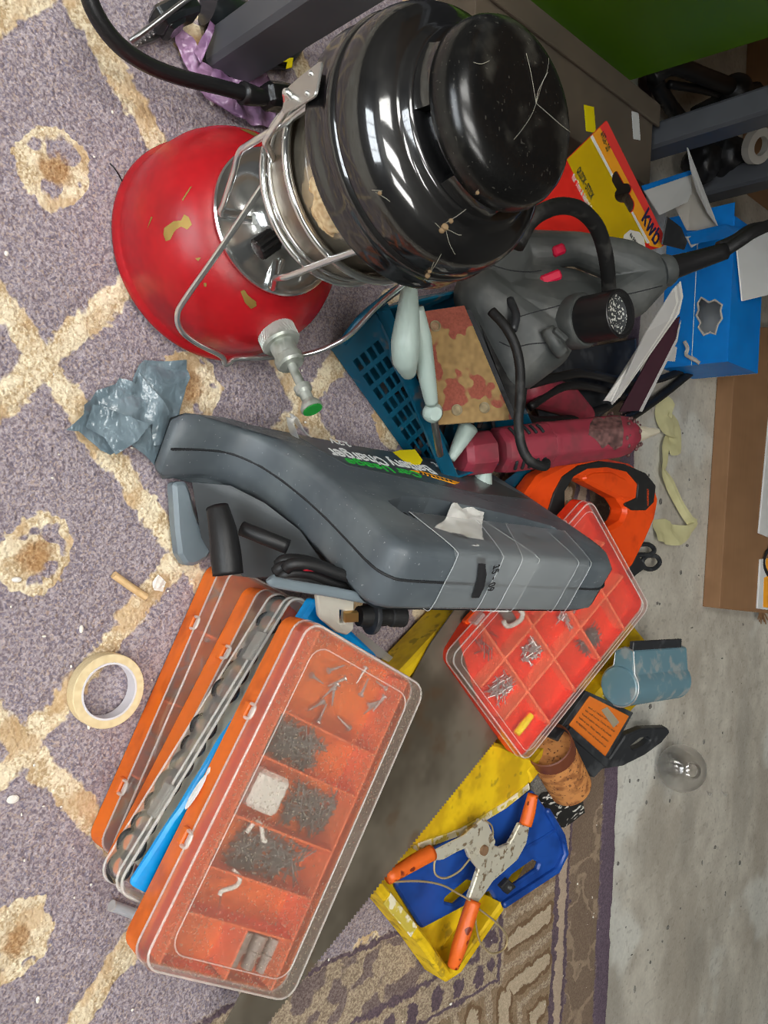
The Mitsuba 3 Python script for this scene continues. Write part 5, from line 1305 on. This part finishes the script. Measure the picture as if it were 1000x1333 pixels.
one('teal_clip', 'teal plastic strip end under the glue gun beside the saw handle', 'plastic strip', hull([at(x, y, h) for x, y, h in ((650, 632, .03), (684, 605, .03), (692, 612, .03), (664, 640, .03), (650, 632, .036), (684, 605, .036), (692, 612, .036), (664, 640, .036))]), 'teal_plastic', False)
# ================================================================ small things on the rug and floor
# masking tape roll
mat('tape_beige', proc(lambda p, n, uv: mix(C(226, 208, 166), C(206, 184, 140), noise(p.x * 300, p.y * 300, p.z * 2500))), 0.6)
mat('tape_core', C(206, 202, 204), 0.7)
tr = thing('masking_tape', 'roll of beige masking tape lying on the rug left of the organiser stack', 'tape roll')
TC = at(138, 898, .006); TC[2] = 0.0
Tm = trimesh.transformations.translation_matrix(TC)
part(tr, 'tape', put(lathe([(.0222, .0005), (.0282, .0005), (.0287, .001), (.0287, .0118), (.0282, .0123), (.0222, .0123), (.0222, .0005)], 96), Tm), 'tape_beige', 35)
part(tr, 'core', put(lathe([(.0207, .0004), (.0222, .0004), (.0222, .0128), (.0207, .0128), (.0207, .0004)], 96), Tm), 'tape_core', 35, label='grey cardboard core')
# dowel, crumb, tube, bristle
mat('pale_wood', proc(lambda p, n, uv: mix(C(222, 190, 142), C(196, 158, 108), noise(p.x * 300, p.y * 80, p.z * 300))), 0.6)
one('dowel', 'short pale wooden dowel on the rug above the masking tape', 'dowel', tube([at(148, 748, .003), at(169, 763, .003), at(190, 777, .003)], .0031, 12, 0), 'pale_wood', 30)
mat('crumb_white', C(230, 224, 214), 0.8)
one('paper_crumb', 'small translucent white scrap on the rug beside the dowel', 'paper scrap', rough(hull([at(x, y, h) for x, y, h in ((198, 758, .001), (206, 748, .005), (216, 758, .002), (212, 770, .001), (200, 768, .004))]), .0012, 300, 3, .003), 'crumb_white', False)
film('tube_clear', C(214, 220, 224), 0.45, 0.2)
one('clear_tube', 'short piece of clear plastic tube on the rug below the organisers', 'plastic tube', tube([at(146, 1179, .004), at(176, 1190, .004)], .0042, 14, 0), 'tube_clear', 30)
part('clear_tube', 'mouth', tube([at(145, 1178.6, .004), at(147, 1179.4, .004)], .0044, 14, 0), 'clear_edge', 30)
one('bristle', 'curved black bristle on the rug beside the lantern tank', 'bristle', tube([at(143, 213, .003), at(149, 219, .005), at(155, 228, .004), at(160, 238, .002)], .0006, 6, 5), 'black_plastic', True)
# crumbs
cr = []; g = np.random.default_rng(11)
for _ in range(260):
    x, y = g.uniform(.16, 1.05), g.uniform(-.75, .4); r = g.uniform(.0004, .0012) * (2.2 if g.random() < .08 else 1)
    m_ = trimesh.creation.icosphere(1, r); m_.apply_scale([g.uniform(.6, 1.8), g.uniform(.6, 1.8), .6]); cr.append(shift(m_, x, y, .0004))
one('crumbs', 'tiny white crumbs scattered over the rug', 'crumbs', cat(cr), 'crumb_white', False, kind='stuff')
cr = []
for _ in range(90):
    x, y = g.uniform(1.1, 1.6), g.uniform(-.75, .35); r = g.uniform(.0008, .0028)
    m_ = trimesh.creation.icosphere(1, r); m_.apply_scale([g.uniform(.5, 2.4), g.uniform(.5, 2.4), .5]); cr.append(shift(m_, x, y, -.0075))
one('grit', 'dark bits of grit scattered over the concrete floor', 'grit', cat(cr), 'dark_bits', False, kind='stuff')
# grey plastic bag scrap
mat('bag_grey', proc(lambda p, n, uv: mix(C(98, 114, 122), C(120, 136, 144), smoothstep(.4, .7, fbm(p.x * 60, p.y * 60, p.z * 60, 3)))), 0.22, spec=0.7, bump=lambda p, n, uv: dr.abs(fbm(p.x * 110, p.y * 110, p.z * 30, 3) - .5) + .5 * dr.abs(fbm(p.x * 260 + 5, p.y * 180, 3, 2) - .5), bs=0.0025)
bg = thing('plastic_scrap', 'crumpled torn piece of grey plastic bag on the rug between the lantern and the charger', 'plastic bag')


def crumple(px, h, amp, seed, f=24):
    q = Polygon(flat(px, h)); L = resample(np.array(q.exterior.coords)[:-1], .004)
    m_ = trimesh.creation.triangulate_polygon(Polygon(L), engine='earcut') if False else None
    from scipy.spatial import Delaunay
    x0, y0, x1, y1 = q.bounds; gx, gy = np.meshgrid(np.arange(x0, x1, .003), np.arange(y0, y1, .003)); G = np.array([p_ for p_ in np.stack([gx.ravel(), gy.ravel()], 1) if q.buffer(-.0015).contains(Point(p_))])
    Q = np.vstack([L, G]); t = Delaunay(Q).simplices; t = np.array([s for s in t if q.buffer(.0003).contains(Point(Q[s].mean(0)))])
    z = h + amp * (np.abs(meshkit.fbm(np.column_stack([Q * f, Q[:, 0] * 0]), 3, seed) - .5) * 2.2) + amp * .28 * (meshkit.noise(np.column_stack([Q * f * 3, Q[:, 0] * 0]), seed + 3) - .5)
    m_ = mesh(np.column_stack([Q, np.maximum(z, .001)]), t)
    if m_.face_normals[:, 2].mean() < 0: m_.invert()
    return m_


part(bg, 'sheet', crumple([(178, 476), (186, 469), (212, 471), (240, 469), (246, 492), (238, 520), (228, 556), (222, 575), (217, 622), (196, 600), (166, 578), (178, 552), (168, 520), (170, 500)], .003, .012, 3), 'bag_grey', True)
part(bg, 'sheet', crumple([(180, 484), (176, 500), (164, 494), (155, 492), (150, 500), (126, 508), (118, 520), (106, 528), (104, 540), (84, 560), (100, 562), (116, 574), (130, 586), (142, 592), (156, 586), (196, 552), (200, 580), (214, 580), (222, 540)], .006, .012, 8), 'bag_grey', True)
part(bg, 'fold', crumple([(120, 526), (150, 536), (195, 552), (178, 574), (150, 592), (136, 570), (112, 556)], .019, .008, 12), 'bag_grey', True)
# glass bulb
scene['bulb_glass'] = {'type': 'dielectric', 'int_ior': 1.5}
gbk = thing('glass_bulb', 'empty clear glass bulb lying on the concrete floor', 'glass bulb')
gc = at(888, 1000, .029); gd = nrm(at(938, 1011, .006) - gc)
GB = frame(gc, gd, [0, 0, 1.0]) @ A([[0, 0, 1, 0], [1, 0, 0, 0], [0, 1, 0, 0], [0, 0, 0, 1.0]])
rg = .0365; a = np.linspace(math.pi, .42, 26)
bp2 = [(max(rg * math.sin(t), 0), rg * math.cos(t)) for t in a] + [(.0135, .036), (.0115, .041), (.0110, .050), (.0130, .053), (.0118, .057)]
shell = lathe(bp2 + [(x * .985 if i > 2 else max(x - .0012, 0), z * .985) for i, (x, z) in list(enumerate(bp2))[::-1]], 64)
part(gbk, 'globe', put(shell, GB), 'bulb_glass', True)
part(gbk, 'stem', put(lathe([(.0, .03), (.004, .031), (.005, .045), (.0105, .052)], 24), GB), 'globe_glass', True)
part(gbk, 'rim', put(tube([(.0112 * math.cos(t), .0112 * math.sin(t), .0565) for t in np.arange(24) * math.pi / 12], .0011, 6, 0, True), GB), 'clear_edge', True)
shd = [(0, .062), (.004, .066), (-.003, .071)]
for j, (x, y) in enumerate(((941, 1030), (921, 1030), (790, 1012))):
    one('glass_shard', ['small glass splinter at the neck of the bulb', 'small glass splinter under the bulb', 'small glass splinter at the edge of the rug'][j], 'glass shard', hull([at(x + dx, y + dy, h) for dx, dy, h in ((0, 0, -.006), (7, 3, -.007), (3, 8, -.007), (2, 2, -.004))]), 'clear_edge', False)
# yellow masking tape strip on the concrete
mat('tape_yellow', proc(lambda p, n, uv: mix(C(212, 206, 158), C(190, 184, 136), fbm(p.x * 60, p.y * 60, p.z * 60, 3))), 0.5)
tp_ = thing('tape_strip', 'long crumpled strip of pale yellow tape on the concrete floor', 'tape strip')
def ribbon(c, w, seed=0):
    P_ = spline([at(x, y, h) for x, y, h in c], 6); n = len(P_); W_ = np.interp(np.linspace(0, 1, n), np.linspace(0, 1, len(w)), w)
    g = np.random.default_rng(seed); tl = np.interp(np.linspace(0, 1, n), np.linspace(0, 1, 9), g.uniform(-.5, .5, 9)); V = []
    for i in range(n):
        t = nrm(P_[min(i + 1, n - 1)] - P_[max(i - 1, 0)]); s = nrm(np.cross(t, [0, 0, 1.0])); s = s * math.cos(tl[i]) + A([0, 0, 1]) * math.sin(tl[i]); k = np.array([-1, -.3, .3, 1])[:, None]
        q = P_[i] + s * k * W_[i] + A([0, 0, 1]) * (.0012 * np.array([0, 1, -1, 0])[:, None]); q[:, 2] = np.maximum(q[:, 2], -.0072); V.append(q)
    k = 4; f = []
    for i in range(n - 1):
        for j in range(k - 1): a_ = i * k + j; f += [(a_, a_ + 1, a_ + k + 1), (a_, a_ + k + 1, a_ + k)]
    return mesh(np.vstack(V), f)
part(tp_, 'strip', ribbon([(873, 518, -.004), (864, 536, -.003), (868, 548, 0), (880, 558, -.003), (876, 576, -.002), (868, 582, 0), (866, 600, -.002), (864, 614, 0), (872, 630, .0), (884, 655, .0), (897, 676, .002), (904, 682, .002)], [.014, .020, .022, .020, .022, .013, .012, .009, .010, .008, .008, .009], 2), 'tape_yellow', 30)
part(tp_, 'strip', ribbon([(908, 680, .0), (895, 693, .002), (880, 696, .0), (866, 692, -.002), (852, 690, -.004)], [.008, .012, .018, .020, .018], 5), 'tape_yellow', 30)
one('tape_scrap', 'small pale yellow tape scrap on the floor under the blue carton', 'tape strip', ribbon([(944, 480, -.004), (949, 492, -.003), (946, 506, -.004)], [.016, .013, .012], 3), 'tape_yellow', 30)
# cardboard on the far right
mat('cardboard', proc(lambda p, n, uv: mix(C(140, 104, 72), C(124, 90, 60), fbm(p.x * 12, p.y * 40, p.z * 40, 3)) * (.96 + .08 * noise(p.x * 400, p.y * 30, p.z * 400))), 0.8)
cbx = thing('cardboard_box', 'flat brown cardboard box with a white and yellow printed panel on the floor', 'cardboard box')
def fl2(px, h): return Polygon(flat(px, h))
zc = .022
part(cbx, 'board', ext(fl2([(960, 426), (937, 792), (1060, 805), (1090, 426)], zc), -.0075, zc, .001), 'cardboard', False)
pan = fl2([(1001, 528), (991, 640), (986, 694), (1000, 700), (1014, 712), (1010, 724), (988, 728), (984, 792), (1050, 800), (1060, 540)], zc)
part(cbx, 'printed_panel', ext(pan, zc + .0002, zc + .0035, .0004), 'carton_white', False)
part(cbx, 'yellow_print', ext(fl2([(992, 752), (1004, 745), (1030, 750), (1030, 795), (991, 790)], zc).intersection(pan), zc + .0036, zc + .0039), 'card_orange', False)
part(cbx, 'yellow_print', ext(Polygon(flat([(1018 + 24 * math.cos(t), 732 + 24 * math.sin(t)) for t in np.linspace(0, 6.28, 25)[:-1]], zc)).intersection(pan), zc + .0038, zc + .0041), 'card_orange', False)
part(cbx, 'black_outline', ext(LineString(flat([(1018 + 26 * math.cos(t), 732 + 26 * math.sin(t)) for t in np.linspace(1.8, 4.6, 16)], zc)).buffer(.004), zc + .0037, zc + .0044), 'ink', False)
fray = []
for j in range(9): fray.append(tube([at(992, 788 + j * .6, .018), at(987 + j * 2, 806 + (j % 3) * 3, .0)], .0012, 5, 0))
part(cbx, 'frayed_edge', cat(fray), 'cardboard', False)
# ================================================================ under and around the table
mat('leg_grey', proc(lambda p, n, uv: mix(C(78, 80, 84), C(64, 66, 70), fbm(p.x * 20, p.y * 20, p.z * 20, 3))), 0.45)
mat('table_wood', C(150, 120, 84), 0.6)
tb_ = thing('work_table', 'work table with dark grey metal legs standing on the rug at the left', 'table')
lf = [at(286, 88, 0.0), at(905, 208, 0.0)]
def leg(c, w, d, rot):
    return put(box(-w / 2, w / 2, -d / 2, d / 2, .0, .70, .004), frame(A([c[0], c[1], 0.0012]), [math.cos(rot), math.sin(rot), 0], [-math.sin(rot), math.cos(rot), 0]))
LEG1 = A([.366, .378]); LEG2 = A([1.03, .532]); LEG3 = A([1.22, .53])
part(tb_, 'leg', leg(LEG1, .044, .032, .0), 'leg_grey', 30)
part(tb_, 'leg', leg(LEG2, .050, .034, .1), 'leg_grey', 30)
part(tb_, 'leg', leg(LEG3, .050, .034, .1), 'leg_grey', 30)
part(tb_, 'leg', leg(A([.40, 1.25]), .05, .034, 0), 'leg_grey', 30)
part(tb_, 'foot_cap', put(box(-.023, .023, -.0165, .0165, .0, .004, .001), frame([LEG1[0], LEG1[1], .001], [1, 0, 0], [0, 1, 0])), 'black_plastic', 30)
part(tb_, 'table_top', box(.30, 2.2, .27, 1.55, .702, .727, .002), 'table_wood', 30)
part(tb_, 'rail', box(.35, 2.1, .385, .415, .655, .701, .002), 'leg_grey', 30)
# green crate
mat('crate_green', C(74, 112, 14), 0.4)
mat('corrugated', proc(lambda p, n, uv: mix(C(150, 150, 138), C(104, 104, 94), fbm(p.x * 30, p.y * 30, p.z * 30, 3))), 0.8)
gcx = thing('green_crate', 'large green plastic crate under the table behind the lantern', 'crate')
gx0, gx1, gy0, gz0 = .56, .955, .585, .035
gl = []
part(gcx, 'body', hull([(x, y, z) for x, y, z in ((gx0 + .01, gy0, gz0), (gx1, gy0 + .002, gz0), (gx0, gy0 - .012, .34), (gx1 + .012, gy0 - .012, .34), (gx0 + .01, gy0 + .4, gz0), (gx1, gy0 + .4, gz0), (gx0, gy0 + .42, .34), (gx1 + .012, gy0 + .42, .34))]), 'crate_green', False)
part(gcx, 'rim', box(gx0 - .01, gx1 + .025, gy0 - .022, gy0 + .44, .335, .350, .004), 'crate_green', 30)
cs = thing('corrugated_box', 'grey corrugated cardboard slab with fluted edge under the green crate', 'cardboard box')
part(cs, 'slab', box(.50, .985, .572, .98, .006, .0335, .001), 'corrugated', False)
part(cs, 'slab', box(.50, .985, .572, .98, .0, .0055, .001), 'cardboard', False)
for j in range(48):
    x = .505 + j * .010
    part(cs, 'flute', box(x, x + .0055, .566, .5725, .018, .033, .0008), 'corrugated', False)
# brown carton with stickers
mat('cardboard_dark', proc(lambda p, n, uv: mix(C(98, 84, 68), C(78, 70, 60), fbm(p.x * 20, p.y * 20, p.z * 20, 4))), 0.85)
bc = thing('brown_carton', 'brown cardboard carton with a yellow sticker and a white label under the table', 'carton')
part(bc, 'body', box(.62, .99, .452, .562, .0012, .055, .001), 'cardboard_dark', False)
part(bc, 'lid_edge', box(.60, 1.0, .535, .565, .0555, .060, .001), 'cardboard_dark', False)
for px, nm, mt, w, h in (((768, 155), 'yellow_sticker', 'sticker_yellow', .022, .030), ((828, 164), 'white_label', 'carton_white', .018, .034)):
    c = at(*px, .0553); part(bc, nm, put(box(-w / 2, w / 2, -h / 2, h / 2, 0, .0006, .0001), frame([c[0], c[1], .0552], [1, .25, 0], [-.25, 1, 0])), mt, False)
# brown board at the back, black frame clamp, other dark things
bbk = one('brown_board', 'large brown cardboard box behind the black frame under the table', 'cardboard box', hull([(x, y, z) for x in (1.42, 1.7) for y in (.60, 1.3) for z in (-.0075, .36)]), 'cardboard', False)
mat('black_iron', C(22, 22, 23), 0.4)
fc = thing('black_clamp', 'black metal frame clamp lying under the table by the green crate', 'clamp')
part(fc, 'frame', tube([at(848, 102, .06), at(862, 92, .07), at(880, 86, .08), at(912, 98, .08), at(944, 110, .08), at(962, 120, .075)], .012, 10, 5), 'black_iron', True)
part(fc, 'frame', tube([at(852, 104, .05), at(866, 128, .035), at(884, 152, .02), at(900, 170, .01)], .011, 10, 5), 'black_iron', True)
part(fc, 'frame', tube([at(872, 110, .06), at(910, 116, .065), at(935, 122, .065)], .006, 8, 4), 'black_iron', True)
part(fc, 'knob', put(trimesh.creation.icosphere(3, .024), frame(at(958, 118, .08), [1, 0, 0], [0, 1, 0])), 'black_iron', True)
part(fc, 'screw_handle', tube([at(905, 150, .03), at(945, 130, .06), at(985, 118, .08)], .013, 10, 4), 'black_iron', True)
for lab, px, h, r in (('black rubber lump between the table legs', (945, 205), .06, .035), ('black rounded part in the dark behind the carton', (915, 212), .04, .028), ('dark bundle of cable on the floor behind the second leg', (962, 228), .05, .03)):
    one('dark_part', lab, 'machine part', put(rough(trimesh.creation.icosphere(3, r), r * .3, 40, int(px[0])), frame(at(*px, h), [1, 0, 0], [0, 1, 0])), 'black_iron', True)
rr = thing('grey_ring', 'pale grey plastic ring seen end on between the dark table legs', 'ring')
part(rr, 'ring', put(lathe([(.013, -.006), (.024, -.006), (.025, .006), (.014, .006), (.013, -.006)], 32), frame(at(987, 190, .12), [0, .9, .4], [1, 0, .3])), 'carton_grey', 40)
# strap, purple bag, small dark items, flat pack at the upper left
one('black_strap', 'thick black cable curving over the purple bag to the table leg', 'cable', tube([at(110, -30, .06), at(120, 8, .055), at(140, 42, .05), at(166, 68, .045), at(200, 88, .04), at(240, 102, .036), at(285, 113, .034), at(325, 124, .034)], .0060, 14, 8), 'rubber_glossy', True)
pgx = thing('cable_plug', 'black plug at the end of the thick cable beside the lantern', 'plug')
part(pgx, 'sleeve', tube([at(315, 121, .034), at(335, 126, .034), at(348, 127, .034)], [.0092, .0075, .006], 12, 3), 'rubber_glossy', True)
part(pgx, 'head', put(rough(box(-.012, .016, -.011, .011, -.010, .010, .004), .0006, 200, 2, .003), frame(at(358, 126, .034), at(372, 128, .034) - at(345, 125, .034), [0, 0, 1])), 'black_plastic', True)
mat('bag_purple', proc(lambda p, n, uv: mix(C(176, 138, 174), C(128, 94, 130), smoothstep(.35, .7, fbm(p.x * 50, p.y * 50, p.z * 50, 3)))), 0.25, spec=0.6, bump=lambda p, n, uv: dr.abs(fbm(p.x * 90, p.y * 90, p.z * 30, 3) - .5), bs=0.008)
pb = thing('purple_bag', 'thin crumpled purple plastic bag under the table leg', 'plastic bag')
part(pb, 'sheet', crumple([(222, 36), (232, 34), (246, 52), (256, 84), (300, 92), (345, 96), (352, 130), (360, 166), (330, 164), (302, 156), (282, 140), (262, 124), (244, 92), (232, 70)], .004, .016, 21, 30), 'bag_purple', True)
part(pb, 'sheet', crumple([(258, 52), (268, 30), (274, 36), (264, 66), (258, 86), (250, 70)], .012, .012, 25, 30), 'bag_purple', True)
mat('lever_black', C(24, 28, 30), 0.25, spec=0.6)
lv = thing('brake_lever', 'black lever clip with a thin rod and spring at the top of the rug', 'lever')
part(lv, 'body', put(ext(roundpoly([(-.018, -.012), (.020, -.010), (.022, .010), (.002, .012), (-.018, .008)], .004), -.008, .008, .003), frame(at(226, 18, .022), at(250, 6, .022) - at(205, 22, .022), [0, .3, 1.0])), 'lever_black', 35)
part(lv, 'body', put(ext(roundpoly([(-.010, -.012), (.010, -.010), (.008, .012), (-.010, .010)], .003), -.008, .008, .003), frame(at(222, 28, .018), at(240, 20, .02) - at(214, 36, .018), [0, .3, 1.0])), 'lever_black', 35)
part(lv, 'rod', tube([at(170, 54, .014), at(205, 28, .028), at(250, -6, .04)], .0022, 8, 3), 'steel_plain', True)
spx = [at(176 + 38 * t + 3 * math.cos(t * 44), 58 - 26 * t + 3 * math.sin(t * 44), .008 + .004 * math.sin(t * 44 + 1.0)) for t in np.linspace(0, 1, 80)]
part(lv, 'spring', tube(spx, .0011, 6, 0), 'steel_plain', True)
part(lv, 'bolt', tube([at(176, 58, .004), at(214, 44, .004), at(236, 24, .006)], .0026, 8, 2), 'steel_plain', True)
fp = thing('flat_pack', 'dark blister pack with a small yellow mark on the rug behind the table leg', 'package')
FPp = [(340, 72), (352, 62), (398, 58), (394, 66), (374, 90), (352, 88), (336, 82)]
part(fp, 'card', ext(fl2(FPp, .006), .0015, .008, .001), 'tool_black', False)
part(fp, 'blister', rough(ext(fl2([(348, 72), (360, 65), (386, 64), (370, 84), (352, 82)], .010), .008, .013, .002), .001, 150, 5, .004), 'rubbish_dark', True)
part(fp, 'yellow_mark', ext(fl2([(366, 76), (382, 75), (380, 88), (372, 90), (374, 81), (366, 80)], .014), .0135, .0145, .0003), 'sticker_yellow', False)
one('brown_bottle', 'dark rounded bottle neck behind the table leg at the top', 'bottle', put(lathe([(0, 0), (.016, 0), (.018, .03), (.010, .05), (.010, .06), (0, .06)], 28), frame(at(270, 6, .012), [0, 1, .1], [0, 0, 1])), 'lever_black', 40)
# grey plug and lens under the charger
mat('plug_grey', C(176, 172, 160), 0.45)
mat('plug_brass', C(190, 150, 92), 0.3, 0.8)
pgk = thing('power_plug', 'pale grey plug with a brass pin under the rear edge of the charger', 'plug')
PK = frame3(at(415, 772, .150), at(458, 780, .150), at(418, 812, .138))
ku2 = 1 if PK[:3, 2] @ (EYE - PK[:3, 3]) > 0 else -1
q = roundpoly(trace(PK, [(412, 768), (462, 776), (461, 820), (452, 828), (438, 824), (416, 806)]), .002).difference(Polygon(trace(PK, [(443, 795), (448, 795), (448, 812), (443, 812)])))
part(pgk, 'body', put(ext(q, min(0, -ku2 * .006), max(0, -ku2 * .006), .0012), PK), 'plug_grey', 30)
part(pgk, 'pin', put(ext(Polygon(trace(PK, [(446, 795), (464, 794), (464, 806), (446, 807)])), min(0, ku2 * .004), max(0, ku2 * .004), .0005), PK), 'plug_brass', 30)
lk_ = thing('black_lens', 'black round knob with ribbed sides under the charger beside the plug', 'knob')
n0, n1 = at(478, 802, .130), at(526, 802, .138)
NK = frame(n0, n1 - n0, [0, 0, 1.0]) @ A([[0, 0, 1, 0], [1, 0, 0, 0], [0, 1, 0, 0], [0, 0, 0, 1.0]]); LN = np.linalg.norm(n1 - n0)
part(lk_, 'barrel', put(lathe([(0, -.008), (.008, -.008), (.009, .0), (.0085, LN * .3), (.0078, LN * .55), (.0075, LN * .6), (.0088, LN * .63), (.0092, LN * .97), (.008, LN), (0, LN)], 40), NK), 'black_rubber', 40)
part(lk_, 'flange', put(lathe([(0, .002), (.0145, .002), (.015, .004), (.0145, .006), (0, .006)], 36), NK), 'tool_black', 40)
lens = thing('clear_tray', 'small clear plastic tray end between the top organiser and the tool tray', 'plastic tray')
part(lens, 'sheet', hull([at(x, y, h) for x, y, h in ((470, 822, .095), (500, 848, .09), (512, 856, .088), (506, 862, .086), (460, 838, .092), (466, 826, .095))] + [at(x, y, h) for x, y, h in ((470, 822, .088), (500, 848, .083), (506, 862, .08), (460, 838, .085))]), 'smoke_plastic', 30)
